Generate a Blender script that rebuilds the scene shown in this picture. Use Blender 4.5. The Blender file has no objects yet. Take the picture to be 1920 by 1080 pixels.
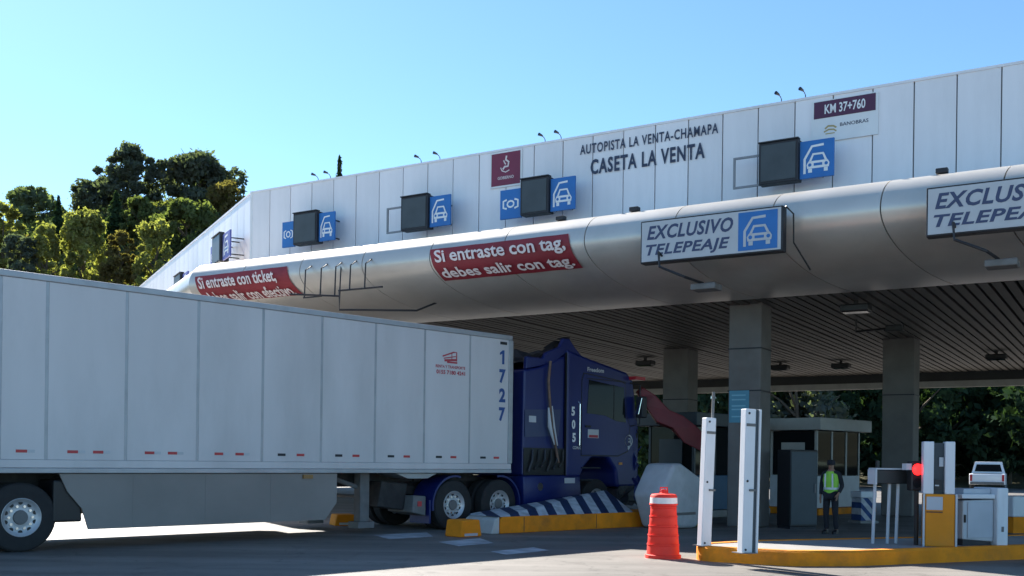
import bpy, bmesh, math, random
import numpy as np
from mathutils import Matrix, Vector

random.seed(7)
rng = np.random.default_rng(7)
scene = bpy.context.scene
COL = scene.collection

# ------------------------------------------------------------------ camera
EYE = 1.45; F = 1950.0; PX, PY, ROLL = 960.0, 862.0, 0.0125
cam_d = bpy.data.cameras.new('camera'); cam = bpy.data.objects.new('camera', cam_d); COL.objects.link(cam)
cam_d.sensor_width = 36.0; cam_d.lens = 36.0 * F / 1920.0
cam_d.shift_y = (PY - 540.0) / 1920.0
cam_d.clip_start = 0.1; cam_d.clip_end = 3000.0
cr, sr = math.cos(ROLL), math.sin(ROLL)
cam.matrix_world = Matrix(((cr, -sr, 0, 0), (0, 0, -1, 0), (sr, cr, 0, EYE), (0, 0, 0, 1)))
scene.camera = cam

# ------------------------------------------------------------------ light
SUN_D = Vector((0.70, -1.06, -1.0))          # sunlight travels along this
S_EL = math.atan2(1.0, math.hypot(SUN_D.x, SUN_D.y))
S_AZ = math.atan2(-SUN_D.x, -SUN_D.y)          # angle from +Y toward +X
world = bpy.data.worlds.new('World'); scene.world = world; world.use_nodes = True
wn = world.node_tree; wn.nodes.clear()
sky = wn.nodes.new('ShaderNodeTexSky'); sky.sky_type = 'NISHITA'; sky.sun_disc = False
sky.sun_elevation = S_EL; sky.sun_rotation = S_AZ
sky.altitude = 2300.0; sky.air_density = 1.0; sky.dust_density = 0.7; sky.ozone_density = 1.6
bg = wn.nodes.new('ShaderNodeBackground'); bg.inputs[1].default_value = 0.08
wo = wn.nodes.new('ShaderNodeOutputWorld')
tint = wn.nodes.new('ShaderNodeMix'); tint.data_type = 'RGBA'; tint.blend_type = 'MULTIPLY'; tint.inputs[0].default_value = 1.0
tint.inputs[7].default_value = (0.76, 0.97, 1.02, 1)
wn.links.new(sky.outputs[0], tint.inputs[6]); wn.links.new(tint.outputs[2], bg.inputs[0]); wn.links.new(bg.outputs[0], wo.inputs[0])
sun_l = bpy.data.lights.new('sun', 'SUN'); sun_l.energy = 5.0; sun_l.angle = math.radians(0.5); sun_l.color = (1.0, 0.95, 0.87)
sun = bpy.data.objects.new('sun', sun_l); COL.objects.link(sun)
sun.rotation_euler = SUN_D.to_track_quat('-Z', 'Y').to_euler(); sun.location = (-30, 60, 60)
vs = scene.view_settings
vs.view_transform = 'Standard'; vs.look = 'None'; vs.gamma = 1.0; vs.use_curve_mapping = False
vs.exposure = 1.58
scene.cycles.max_bounces = 6

# ------------------------------------------------------------------ pixel helpers (photograph is 1920 x 1080)
def ray(x, y):
    dx, dy = x - PX, PY - y
    return Vector(((dx - ROLL * dy) / F, 1.0, (dy + ROLL * dx) / F))
def at_depth(x, y, Y):
    r = ray(x, y); return Vector((r.x * Y, Y, EYE + r.z * Y))
def on_z(x, y, z=0.0):
    r = ray(x, y); k = (z - EYE) / r.z
    return Vector((r.x * k, k, z))

# ------------------------------------------------------------------ materials
MATS = {}
def mat(name, col, rough=0.6, metal=0.0, var=0.08, scale=3.0, bump=0.0, bscale=40.0, dirt=0.0, dirtcol=(0.12, 0.10, 0.08), coat=0.0, emit=None, estr=0.0, stretch=None, orand=0.0):
    if name in MATS: return MATS[name]
    m = bpy.data.materials.new(name); m.use_nodes = True
    nt = m.node_tree; p = nt.nodes['Principled BSDF']
    p.inputs['Roughness'].default_value = rough; p.inputs['Metallic'].default_value = metal
    if coat: p.inputs['Coat Weight'].default_value = coat; p.inputs['Coat Roughness'].default_value = 0.08
    tc = nt.nodes.new('ShaderNodeTexCoord'); vec = tc.outputs['Object']
    if stretch:
        mp = nt.nodes.new('ShaderNodeMapping'); mp.inputs['Scale'].default_value = stretch
        nt.links.new(vec, mp.inputs[0]); vec = mp.outputs[0]
    n = nt.nodes.new('ShaderNodeTexNoise'); n.inputs['Scale'].default_value = scale; n.inputs['Detail'].default_value = 6
    nt.links.new(vec, n.inputs['Vector'])
    mr = nt.nodes.new('ShaderNodeMapRange'); mr.inputs[1].default_value = 0.3; mr.inputs[2].default_value = 0.7
    mr.inputs[3].default_value = 1 - var; mr.inputs[4].default_value = 1 + var
    nt.links.new(n.outputs['Fac'], mr.inputs[0])
    mx = nt.nodes.new('ShaderNodeMix'); mx.data_type = 'RGBA'; mx.blend_type = 'MULTIPLY'; mx.inputs[0].default_value = 1
    mx.inputs[6].default_value = (*col, 1); nt.links.new(mr.outputs[0], mx.inputs[7])
    out = mx.outputs[2]
    if dirt > 0:
        n2 = nt.nodes.new('ShaderNodeTexNoise'); n2.inputs['Scale'].default_value = scale * 0.45; n2.inputs['Detail'].default_value = 8; n2.inputs['Roughness'].default_value = 0.7
        nt.links.new(vec, n2.inputs['Vector'])
        r2 = nt.nodes.new('ShaderNodeMapRange'); r2.inputs[1].default_value = 0.48; r2.inputs[2].default_value = 0.75; r2.inputs[3].default_value = 0; r2.inputs[4].default_value = dirt
        nt.links.new(n2.outputs['Fac'], r2.inputs[0])
        m2 = nt.nodes.new('ShaderNodeMix'); m2.data_type = 'RGBA'
        nt.links.new(r2.outputs[0], m2.inputs[0]); nt.links.new(out, m2.inputs[6]); m2.inputs[7].default_value = (*dirtcol, 1)
        out = m2.outputs[2]
    if orand > 0:                                   # each panel has its own slight tone
        oi = nt.nodes.new('ShaderNodeObjectInfo'); ro = nt.nodes.new('ShaderNodeMapRange'); ro.inputs[3].default_value = 1 - orand; ro.inputs[4].default_value = 1 + orand
        nt.links.new(oi.outputs['Random'], ro.inputs[0])
        mo = nt.nodes.new('ShaderNodeMix'); mo.data_type = 'RGBA'; mo.blend_type = 'MULTIPLY'; mo.inputs[0].default_value = 1
        nt.links.new(out, mo.inputs[6]); nt.links.new(ro.outputs[0], mo.inputs[7]); out = mo.outputs[2]
    nt.links.new(out, p.inputs['Base Color'])
    if bump > 0:
        nb = nt.nodes.new('ShaderNodeTexNoise'); nb.inputs['Scale'].default_value = bscale; nb.inputs['Detail'].default_value = 4
        nt.links.new(vec, nb.inputs['Vector'])
        b = nt.nodes.new('ShaderNodeBump'); b.inputs['Strength'].default_value = bump; b.inputs['Distance'].default_value = 0.02
        nt.links.new(nb.outputs['Fac'], b.inputs['Height']); nt.links.new(b.outputs[0], p.inputs['Normal'])
    if emit:
        p.inputs['Emission Color'].default_value = (*emit, 1); p.inputs['Emission Strength'].default_value = estr
    MATS[name] = m
    return m

def glass_mat(name, col, rough=0.05):
    m = mat(name, col, rough, 0.0, 0.02)
    m.node_tree.nodes['Principled BSDF'].inputs['Specular IOR Level'].default_value = 0.10
    return m

def leaf_mat(name, col, trans):
    m = bpy.data.materials.new(name); m.use_nodes = True; nt = m.node_tree; nt.nodes.clear()
    tc = nt.nodes.new('ShaderNodeTexCoord'); n = nt.nodes.new('ShaderNodeTexNoise'); n.inputs['Scale'].default_value = 0.45; n.inputs['Detail'].default_value = 5
    nt.links.new(tc.outputs['Object'], n.inputs['Vector'])
    cr_ = nt.nodes.new('ShaderNodeValToRGB'); nt.links.new(n.outputs['Fac'], cr_.inputs[0])
    cr_.color_ramp.elements[0].position = 0.3; cr_.color_ramp.elements[0].color = (*[c * 0.6 for c in col], 1)
    cr_.color_ramp.elements[1].position = 0.72; cr_.color_ramp.elements[1].color = (*[min(1, c * 1.5) for c in col], 1)
    d = nt.nodes.new('ShaderNodeBsdfDiffuse'); t = nt.nodes.new('ShaderNodeBsdfTranslucent')
    nt.links.new(cr_.outputs[0], d.inputs[0])
    mx = nt.nodes.new('ShaderNodeMix'); mx.data_type = 'RGBA'; mx.blend_type = 'MULTIPLY'; mx.inputs[0].default_value = 1
    nt.links.new(cr_.outputs[0], mx.inputs[6]); mx.inputs[7].default_value = (1.15, 1.3, 0.45, 1); nt.links.new(mx.outputs[2], t.inputs[0])
    ms = nt.nodes.new('ShaderNodeMixShader'); ms.inputs[0].default_value = trans
    nt.links.new(d.outputs[0], ms.inputs[1]); nt.links.new(t.outputs[0], ms.inputs[2])
    o = nt.nodes.new('ShaderNodeOutputMaterial'); nt.links.new(ms.outputs[0], o.inputs[0])
    return m

def ground_mat():
    m = bpy.data.materials.new('plaza_asphalt'); m.use_nodes = True; nt = m.node_tree; p = nt.nodes['Principled BSDF']
    p.inputs['Roughness'].default_value = 0.62
    tc = nt.nodes.new('ShaderNodeTexCoord'); v = tc.outputs['Object']
    def noise(s, d=6, vec=None):
        n = nt.nodes.new('ShaderNodeTexNoise'); n.inputs['Scale'].default_value = s; n.inputs['Detail'].default_value = d; n.inputs['Roughness'].default_value = 0.65
        nt.links.new(vec or v, n.inputs['Vector']); return n.outputs['Fac']
    def ramp(f, a, b, lo, hi):
        r = nt.nodes.new('ShaderNodeMapRange'); r.inputs[1].default_value = a; r.inputs[2].default_value = b; r.inputs[3].default_value = lo; r.inputs[4].default_value = hi
        nt.links.new(f, r.inputs[0]); return r.outputs[0]
    def mul(a, b):
        k = nt.nodes.new('ShaderNodeMath'); k.operation = 'MULTIPLY'; nt.links.new(a, k.inputs[0]); nt.links.new(b, k.inputs[1]); return k.outputs[0]
    mp = nt.nodes.new('ShaderNodeMapping'); mp.inputs['Rotation'].default_value = (0, 0, math.radians(-45)); mp.inputs['Scale'].default_value = (0.12, 1.0, 1.0)
    nt.links.new(v, mp.inputs[0])
    f = mul(ramp(noise(0.35), 0.3, 0.7, 0.8, 1.15), ramp(noise(60, 3), 0.3, 0.7, 0.82, 1.18))
    f = mul(f, ramp(noise(1.1, 6, mp.outputs[0]), 0.35, 0.65, 0.62, 1.16))
    f = mul(f, ramp(noise(2.3, 8), 0.56, 0.70, 1.0, 0.58))
    vo = nt.nodes.new('ShaderNodeTexVoronoi'); vo.feature = 'DISTANCE_TO_EDGE'; vo.inputs['Scale'].default_value = 0.32
    wv = nt.nodes.new('ShaderNodeVectorMath'); wv.operation = 'ADD'
    nn = nt.nodes.new('ShaderNodeTexNoise'); nn.inputs['Scale'].default_value = 1.4; nn.inputs['Detail'].default_value = 5; nt.links.new(v, nn.inputs['Vector'])
    nt.links.new(v, wv.inputs[0]); nt.links.new(nn.outputs['Color'], wv.inputs[1]); nt.links.new(wv.outputs[0], vo.inputs['Vector'])
    f = mul(f, ramp(vo.outputs['Distance'], 0.0, 0.006, 0.55, 1.0))
    c = nt.nodes.new('ShaderNodeMix'); c.data_type = 'RGBA'; c.blend_type = 'MULTIPLY'; c.inputs[0].default_value = 1
    c.inputs[6].default_value = (0.178, 0.163, 0.148, 1); nt.links.new(f, c.inputs[7]); nt.links.new(c.outputs[2], p.inputs['Base Color'])
    b = nt.nodes.new('ShaderNodeBump'); b.inputs['Strength'].default_value = 0.35; b.inputs['Distance'].default_value = 0.01
    nt.links.new(noise(90, 3), b.inputs['Height']); nt.links.new(b.outputs[0], p.inputs['Normal'])
    return m

def stripe_mat(name, c1, c2, period, slope, axis=(0, 1)):
    """diagonal painted stripes in object coordinates"""
    m = bpy.data.materials.new(name); m.use_nodes = True; nt = m.node_tree; p = nt.nodes['Principled BSDF']; p.inputs['Roughness'].default_value = 0.7
    tc = nt.nodes.new('ShaderNodeTexCoord'); sp = nt.nodes.new('ShaderNodeSeparateXYZ'); nt.links.new(tc.outputs['Object'], sp.inputs[0])
    def mth(op, a, b=None, val=None):
        k = nt.nodes.new('ShaderNodeMath'); k.operation = op; nt.links.new(a, k.inputs[0])
        if b is not None: nt.links.new(b, k.inputs[1])
        if val is not None: k.inputs[1].default_value = val
        return k.outputs[0]
    s = mth('ADD', sp.outputs[axis[0]], mth('MULTIPLY', sp.outputs[axis[1]], val=slope))
    fr = mth('FRACT', mth('DIVIDE', s, val=period)); st = mth('GREATER_THAN', fr, val=0.52)
    n = nt.nodes.new('ShaderNodeTexNoise'); n.inputs['Scale'].default_value = 6; n.inputs['Detail'].default_value = 8; nt.links.new(tc.outputs['Object'], n.inputs['Vector'])
    mr = nt.nodes.new('ShaderNodeMapRange'); mr.inputs[1].default_value = 0.35; mr.inputs[2].default_value = 0.7; mr.inputs[3].default_value = 1.05; mr.inputs[4].default_value = 0.62
    nt.links.new(n.outputs['Fac'], mr.inputs[0])
    mx = nt.nodes.new('ShaderNodeMix'); mx.data_type = 'RGBA'; nt.links.new(st, mx.inputs[0]); mx.inputs[6].default_value = (*c1, 1); mx.inputs[7].default_value = (*c2, 1)
    m2 = nt.nodes.new('ShaderNodeMix'); m2.data_type = 'RGBA'; m2.blend_type = 'MULTIPLY'; m2.inputs[0].default_value = 1
    nt.links.new(mx.outputs[2], m2.inputs[6]); nt.links.new(mr.outputs[0], m2.inputs[7]); nt.links.new(m2.outputs[2], p.inputs['Base Color'])
    return m

M_panel = mat('parapet_panel_white', (0.84, 0.81, 0.82), 0.38, 0.0, 0.05, 0.7, dirt=0.16, stretch=(3, 3, 0.5), orand=0.05, bump=0.10, bscale=0.9)
M_metal = mat('fascia_aluminium', (0.60, 0.56, 0.51), 0.34, 0.40, 0.08, 0.8, dirt=0.35, dirtcol=(0.26, 0.24, 0.21), stretch=(1, 1, 1), orand=0.06, bump=0.22, bscale=0.8)
M_dark = mat('dark_steel', (0.03, 0.03, 0.035), 0.55, 0.3, 0.15)
M_black = mat('black_plastic', (0.012, 0.012, 0.014), 0.45)
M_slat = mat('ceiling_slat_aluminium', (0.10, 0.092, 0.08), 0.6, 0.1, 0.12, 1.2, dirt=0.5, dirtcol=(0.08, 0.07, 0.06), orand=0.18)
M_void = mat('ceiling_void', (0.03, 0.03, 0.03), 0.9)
M_conc = mat('column_concrete', (0.16, 0.15, 0.142), 0.85, 0.0, 0.12, 2.0, bump=0.2, dirt=0.5)
M_roof = mat('roof_membrane', (0.42, 0.42, 0.41), 0.9)
M_beam = mat('rear_beam_dark', (0.05, 0.05, 0.05), 0.7)
M_gutter = mat('gutter_white', (0.36, 0.35, 0.33), 0.6, dirt=0.3)
M_blue = mat('sign_blue', (0.02, 0.15, 0.44), 0.4, 0.0, 0.06)
M_purple = mat('sign_faded_blue', (0.10, 0.11, 0.36), 0.5, 0.0, 0.08)
M_white = mat('sign_white', (0.78, 0.78, 0.78), 0.5, 0.0, 0.04)
M_signface = mat('sign_face_white', (0.50, 0.51, 0.53), 0.5, 0.0, 0.05, dirt=0.25, dirtcol=(0.35, 0.34, 0.32))
M_letter = mat('lettering_dark', (0.035, 0.045, 0.085), 0.5)
M_navy = mat('lettering_navy', (0.045, 0.06, 0.13), 0.5)
M_maroon = mat('maroon_panel', (0.20, 0.025, 0.06), 0.5, 0, 0.06)
M_plum = mat('plum_panel', (0.085, 0.02, 0.06), 0.5, 0, 0.06)
M_banner = mat('banner_red', (0.23, 0.018, 0.028), 0.6, 0, 0.12, 1.5)
M_bannertx = mat('banner_lettering', (0.72, 0.62, 0.60), 0.6)
M_display = mat('display_black', (0.05, 0.058, 0.062), 0.4, 0, 0.15)
M_gold = mat('emblem_gold', (0.45, 0.35, 0.16), 0.5)
M_trailer = mat('trailer_panel_white', (0.58, 0.55, 0.55), 0.36, 0.0, 0.07, 0.6, dirt=0.36, dirtcol=(0.33, 0.32, 0.31), stretch=(2, 2, 0.6), orand=0.035, bump=0.10, bscale=1.2)
M_trail2 = mat('trailer_rail', (0.36, 0.37, 0.39), 0.4, 0.3, 0.08, dirt=0.35)
M_skirt = mat('trailer_skirt', (0.235, 0.215, 0.20), 0.5, 0.0, 0.08, 0.8, dirt=0.4, dirtcol=(0.15, 0.14, 0.13))
M_tblue = mat('trailer_number_blue', (0.02, 0.07, 0.24), 0.5)
M_tred = mat('trailer_red_print', (0.42, 0.04, 0.06), 0.5)
M_redtape = mat('reflective_red', (0.45, 0.02, 0.03), 0.35)
M_cab = mat('cab_blue_paint', (0.006, 0.015, 0.11), 0.38, 0.0, 0.10, 1.0, coat=0.0, dirt=0.10, dirtcol=(0.02, 0.025, 0.06))
M_cabd = mat('cab_dark_trim', (0.02, 0.022, 0.03), 0.5)
M_glass = glass_mat('dark_glass', (0.012, 0.014, 0.016), 0.04)
M_chrome = mat('chrome', (0.75, 0.75, 0.76), 0.18, 1.0, 0.05)
M_alu = mat('wheel_aluminium', (0.50, 0.50, 0.51), 0.4, 0.35, 0.12, 6)
M_tyre = mat('tyre_rubber', (0.022, 0.022, 0.023), 0.85, 0, 0.15, 8, bump=0.2)
M_mirrorg = mat('mirror_glass', (0.8, 0.8, 0.8), 0.02, 1.0, 0.0)
M_rust = mat('rusty_pipe', (0.20, 0.12, 0.09), 0.6, 0.4, 0.3, 8)
M_frame = mat('chassis_black', (0.025, 0.025, 0.027), 0.7, 0.1, 0.2, 5, dirt=0.5, dirtcol=(0.10, 0.09, 0.08))
M_grey = mat('landing_gear_grey', (0.16, 0.16, 0.16), 0.7, 0.1, 0.2, 5, dirt=0.4)
M_orange = mat('barrel_red_orange', (0.80, 0.03, 0.015), 0.65, 0, 0.08, 4, dirt=0.15)
M_refl = mat('reflective_white', (0.80, 0.74, 0.72), 0.4, 0, 0.06, 6, dirt=0.2, dirtcol=(0.5, 0.3, 0.28))
M_yellow = mat('kerb_yellow_paint', (0.80, 0.245, 0.002), 0.85, 0, 0.15, 3, bump=0.3, dirt=0.55, dirtcol=(0.09, 0.06, 0.035))
M_ywhite = mat('kerb_end_white', (0.5, 0.5, 0.48), 0.75, 0, 0.1, 4, dirt=0.4)
M_ytop = mat('island_concrete', (0.26, 0.25, 0.24), 0.9, 0, 0.12, 2, bump=0.2, dirt=0.3)
M_post = mat('post_white_paint', (0.68, 0.69, 0.72), 0.45, 0, 0.06, 4, dirt=0.3, dirtcol=(0.3, 0.3, 0.3), stretch=(1, 1, 0.3))
M_cabinet = mat('cabinet_grey_white', (0.48, 0.51, 0.55), 0.5, 0, 0.06, 3, dirt=0.2)
M_machine = mat('machine_yellow', (0.70, 0.24, 0.003), 0.7, 0, 0.08, 3, dirt=0.25)
M_machp = mat('machine_panel_grey', (0.42, 0.45, 0.50), 0.5)
M_redlamp = mat('red_signal_lamp', (0.6, 0.01, 0.01), 0.3, emit=(1.0, 0.012, 0.012), estr=1.6)
M_cyan = mat('notice_blue', (0.08, 0.26, 0.36), 0.5, 0, 0.06)
M_boothw = mat('booth_white', (0.42, 0.42, 0.41), 0.55, 0, 0.06, 2, dirt=0.3)
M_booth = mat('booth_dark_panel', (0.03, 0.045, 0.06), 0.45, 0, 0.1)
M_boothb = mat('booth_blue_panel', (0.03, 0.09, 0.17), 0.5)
M_barrier = mat('barrier_concrete', (0.46, 0.46, 0.47), 0.8, 0, 0.12, 3, bump=0.25, dirt=0.4)
M_ygreen = mat('crumpled_yellow_green', (0.34, 0.36, 0.05), 0.6, 0, 0.2, 6)
M_redbeam = mat('dark_red_beam', (0.17, 0.012, 0.018), 0.5, 0, 0.15, 3)
M_vest = mat('vest_hi_vis', (0.32, 0.66, 0.07), 0.7, 0, 0.08, 8)
M_vestr = mat('vest_reflective', (0.75, 0.75, 0.72), 0.5)
M_cloth = mat('dark_cloth', (0.018, 0.018, 0.024), 0.9, 0, 0.2, 12)
M_skin = mat('skin', (0.33, 0.18, 0.12), 0.6)
M_car = mat('car_white_paint', (0.75, 0.76, 0.78), 0.3, 0, 0.03, coat=0.6)
M_bark = mat('bark', (0.09, 0.07, 0.05), 0.95, 0, 0.3, 4, bump=0.4)
M_soil = mat('hillside_soil', (0.09, 0.085, 0.04), 0.95, 0, 0.35, 0.15, bump=0.3, bscale=2, dirt=0.6, dirtcol=(0.045, 0.06, 0.02))
M_stripe = stripe_mat('ramp_stripes', (0.50, 0.53, 0.57), (0.012, 0.03, 0.09), 0.52, -0.55)
M_stripe2 = stripe_mat('post_stripes', (0.50, 0.52, 0.55), (0.02, 0.06, 0.20), 0.30, 1.0, (0, 2))

# ------------------------------------------------------------------ object helpers
WM = {}
def link(o, parent=None, M=None):
    COL.objects.link(o)
    M = M or Matrix.Identity(4)
    if parent is not None:
        o.parent = parent
        WM[o.name] = WM[parent.name] @ M
    else:
        WM[o.name] = M.copy()
    o.matrix_basis = M
    return o
def tag(o, label=None, cat=None, group=None, kind=None):
    if label: o['label'] = label
    if cat: o['category'] = cat
    if group: o['group'] = group
    if kind: o['kind'] = kind
    return o
def thing(name, label, cat, M, group=None):
    o = bpy.data.objects.new(name, None); o.empty_display_size = 0.3
    link(o, None, M); tag(o, label, cat, group); return o
def frame(origin, xdir, ydir=None):
    x = Vector(xdir).normalized(); z = Vector((0, 0, 1))
    y = z.cross(x)
    M = Matrix.Identity(4)
    for i in range(3): M[i][0], M[i][1], M[i][2], M[i][3] = x[i], y[i], z[i], origin[i]
    return M
def T(x, y, z): return Matrix.Translation((x, y, z))

class MB:
    def __init__(s): s.v = []; s.f = []
    def add(s, v, f):
        n = len(s.v); s.v += [Vector(p) for p in v]; s.f += [tuple(i + n for i in q) for q in f]; return s
    def box(s, x0, x1, y0, y1, z0, z1, M=None):
        v = [(x, y, z) for z in (z0, z1) for y in (y0, y1) for x in (x0, x1)]
        if M is not None: v = [M @ Vector(p) for p in v]
        return s.add(v, [(0, 2, 3, 1), (4, 5, 7, 6), (0, 1, 5, 4), (2, 6, 7, 3), (0, 4, 6, 2), (1, 3, 7, 5)])
    def prism(s, poly, a0, a1, axes='xz'):
        """poly in a plane extruded along the third axis"""
        def P(p, a):
            return {'xz': (p[0], a, p[1]), 'xy': (p[0], p[1], a), 'yz': (a, p[0], p[1])}[axes]
        n = len(poly); v = [P(p, a0) for p in poly] + [P(p, a1) for p in poly]
        f = [tuple(range(n)), tuple(range(2 * n - 1, n - 1, -1))] + [(i, (i + 1) % n, n + (i + 1) % n, n + i) for i in range(n)]
        return s.add(v, f)
    def loft(s, rings, cap=True):
        n = len(rings[0]); v = [p for r in rings for p in r]; f = []
        for k in range(len(rings) - 1):
            for i in range(n): f.append((k * n + i, k * n + (i + 1) % n, (k + 1) * n + (i + 1) % n, (k + 1) * n + i))
        if cap: f += [tuple(range(n - 1, -1, -1)), tuple(range((len(rings) - 1) * n, len(rings) * n))]
        return s.add(v, f)
    def tube(s, pts, r, n=8):
        pts = [Vector(p) for p in pts]; rs = r if isinstance(r, (list, tuple)) else [r] * len(pts); rings = []
        for i, p in enumerate(pts):
            d = (pts[min(i + 1, len(pts) - 1)] - pts[max(i - 1, 0)]).normalized()
            a = d.cross(Vector((0, 0, 1)) if abs(d.z) < 0.9 else Vector((1, 0, 0))).normalized(); b = d.cross(a)
            rings.append([p + (a * math.cos(q) + b * math.sin(q)) * rs[i] for q in [2 * math.pi * k / n for k in range(n)]])
        return s.loft(rings)
    def lathe(s, prof, n=24, axis='z', M=None):
        """prof: list of (radius, height); closed at both ends if radius 0"""
        rings = []
        for r, h in prof:
            rg = []
            for k in range(n):
                q = 2 * math.pi * k / n; c, d = r * math.cos(q), r * math.sin(q)
                p = Vector({'z': (c, d, h), 'y': (c, h, d), 'x': (h, c, d)}[axis])
                rg.append(M @ p if M is not None else p)
            rings.append(rg)
        return s.loft(rings, cap=False)
    def strip(s, pts, w, z=0.0):
        """flat stroke of width w along 2-D points, in the xz plane at y = z"""
        pts = [Vector((p[0], p[1])) for p in pts]; n = len(pts)
        L = []; Rr = []
        for i in range(n):
            d = (pts[min(i + 1, n - 1)] - pts[max(i - 1, 0)]).normalized(); q = Vector((-d.y, d.x)) * w / 2
            L.append(pts[i] + q); Rr.append(pts[i] - q)
        for i in range(n - 1):
            s.add([(a.x, z, a.y) for a in (L[i], L[i + 1], Rr[i + 1], Rr[i])], [(0, 1, 2, 3)])
        return s
    def build(s, name, m, parent=None, M=None, smooth=False, world=False, bevel=0.0, recalc=True, seg=2):
        v = s.v
        if world and parent is not None:
            inv = WM[parent.name].inverted(); v = [inv @ p for p in v]
        me = bpy.data.meshes.new(name); me.from_pydata([tuple(p) for p in v], [], s.f)
        if recalc or bevel:
            bm = bmesh.new(); bm.from_mesh(me)
            if recalc: bmesh.ops.recalc_face_normals(bm, faces=bm.faces)
            if bevel:
                es = [e for e in bm.edges if len(e.link_faces) == 2 and e.calc_face_angle(0) > 0.5]
                bmesh.ops.bevel(bm, geom=es, offset=bevel, segments=seg, affect='EDGES', profile=0.5, clamp_overlap=True)
            bm.to_mesh(me); bm.free()
        if smooth:
            for p in me.polygons: p.use_smooth = True
            me.set_sharp_from_angle(angle=math.radians(35))
        me.materials.append(m); me.update()
        o = bpy.data.objects.new(name, me); link(o, parent, M); return o

def inst(src, name, parent, M):
    o = src.copy(); o.name = name; link(o, parent, M); return o

def arr_mesh(name, verts, quads, m):
    me = bpy.data.meshes.new(name)
    nv, nf = len(verts), len(quads)
    me.vertices.add(nv); me.vertices.foreach_set('co', np.asarray(verts, np.float32).ravel())
    me.loops.add(nf * 4); me.loops.foreach_set('vertex_index', np.asarray(quads, np.int32).ravel())
    me.polygons.add(nf); me.polygons.foreach_set('loop_start', np.arange(0, nf * 4, 4, dtype=np.int32))
    me.update(calc_edges=True); me.materials.append(m); return me

def text_geo(body, bold=0.0, shear=0.0, space=1.0):
    c = bpy.data.curves.new('txt', 'FONT'); c.body = body; c.size = 1.0; c.offset = bold; c.shear = shear; c.space_character = space; c.resolution_u = 3
    o = bpy.data.objects.new('txt', c); COL.objects.link(o)
    bpy.context.view_layer.update()
    dg = bpy.context.evaluated_depsgraph_get()
    me = o.evaluated_get(dg).to_mesh()
    v = np.array([p.co[:2] for p in me.vertices]); f = [tuple(p.vertices) for p in me.polygons]
    bpy.data.objects.remove(o); bpy.data.curves.remove(c)
    lo, hi = v.min(0), v.max(0)
    return (v - lo) / (hi - lo), f
def text_box(name, body, m, parent, x0, x1, z0, z1, y, bold=0.0, shear=0.0, world=False, space=1.0, fn=None, thick=0.0):
    """lettering filling the box x0..x1, z0..z1 of the parent's xz plane at depth y"""
    if body == '1':
        v, f = np.array([(.42, 0), (.78, 0), (.78, 1), (.50, 1), (.05, .80), (.05, .64), (.42, .74)]), [(0, 1, 2, 3, 4, 5, 6)]
    else: v, f = text_geo(body, bold, shear, space)
    b = MB(); fn = fn or (lambda a, c: (a, y, c))
    b.add([fn(x0 + (x1 - x0) * p[0], z0 + (z1 - z0) * p[1]) for p in v], f)
    return b.build(name, m, parent, recalc=False)

# ------------------------------------------------------------------ ground, hill
def smooth(a, b, x):
    t = np.clip((x - a) / (b - a), 0, 1); return t * t * (3 - 2 * t)
def terrain(X, Y):
    X = np.asarray(X, float); Y = np.asarray(Y, float)
    h = 39 * smooth(75, 165, Y + 0.25 * X + 10) * (1 - 0.75 * smooth(-56, 5, X - 0.1 * (Y - 100)))
    h = h + 1.2 * np.sin(X * 0.11 + 1) * np.sin(Y * 0.09) * smooth(80, 110, Y)
    return h
gx = np.concatenate([np.linspace(-900, -160, 10), np.linspace(-150, 150, 61), np.linspace(160, 900, 10)])
gy = np.concatenate([np.linspace(62, 240, 60), np.linspace(260, 1400, 12)])
b = MB(); b.add([(-900, -200, 0), (900, -200, 0), (900, 1400, -0.0), (-900, 1400, -0.0)], [(0, 1, 2, 3)])
ground = tag(b.build('ground', ground_mat(), recalc=False), kind='structure')
GX, GY = np.meshgrid(gx, gy); GZ = terrain(GX, GY) - 0.35
nx_, ny_ = len(gx), len(gy)
idx = np.arange(nx_ * ny_).reshape(ny_, nx_)
q = np.stack([idx[:-1, :-1], idx[:-1, 1:], idx[1:, 1:], idx[1:, :-1]], -1).reshape(-1, 4)
hill = bpy.data.objects.new('hillside', arr_mesh('hillside', np.stack([GX, GY, GZ], -1).reshape(-1, 3), q, M_soil))
for p in hill.data.polygons: p.use_smooth = True
link(hill); tag(hill, kind='structure')

# ------------------------------------------------------------------ toll canopy
U = Vector((0.855, -0.519, 0)); O = Vector((-6.62, 26.34, 0)); FM = frame(O, U)
I = Vector((0.519, 0.855, 0))
Wd = Vector((-0.48, 0.877, 0)).normalized()
TL = -2.2                                        # facade coordinate of the corner of the lip
Lw = FM @ Vector((TL, 0, 0)); WMX = frame(Lw, -Wd)   # wing frame: x along the wing toward the corner, y inward
FMi = FM.inverted()
canopy = thing('toll_canopy', 'long toll plaza canopy with white panelled parapet and curved metal fascia', 'canopy', FM)
DPAR = 1.65; ZTOP = 8.70; TR = 30.0; WL = 21.0
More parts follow.
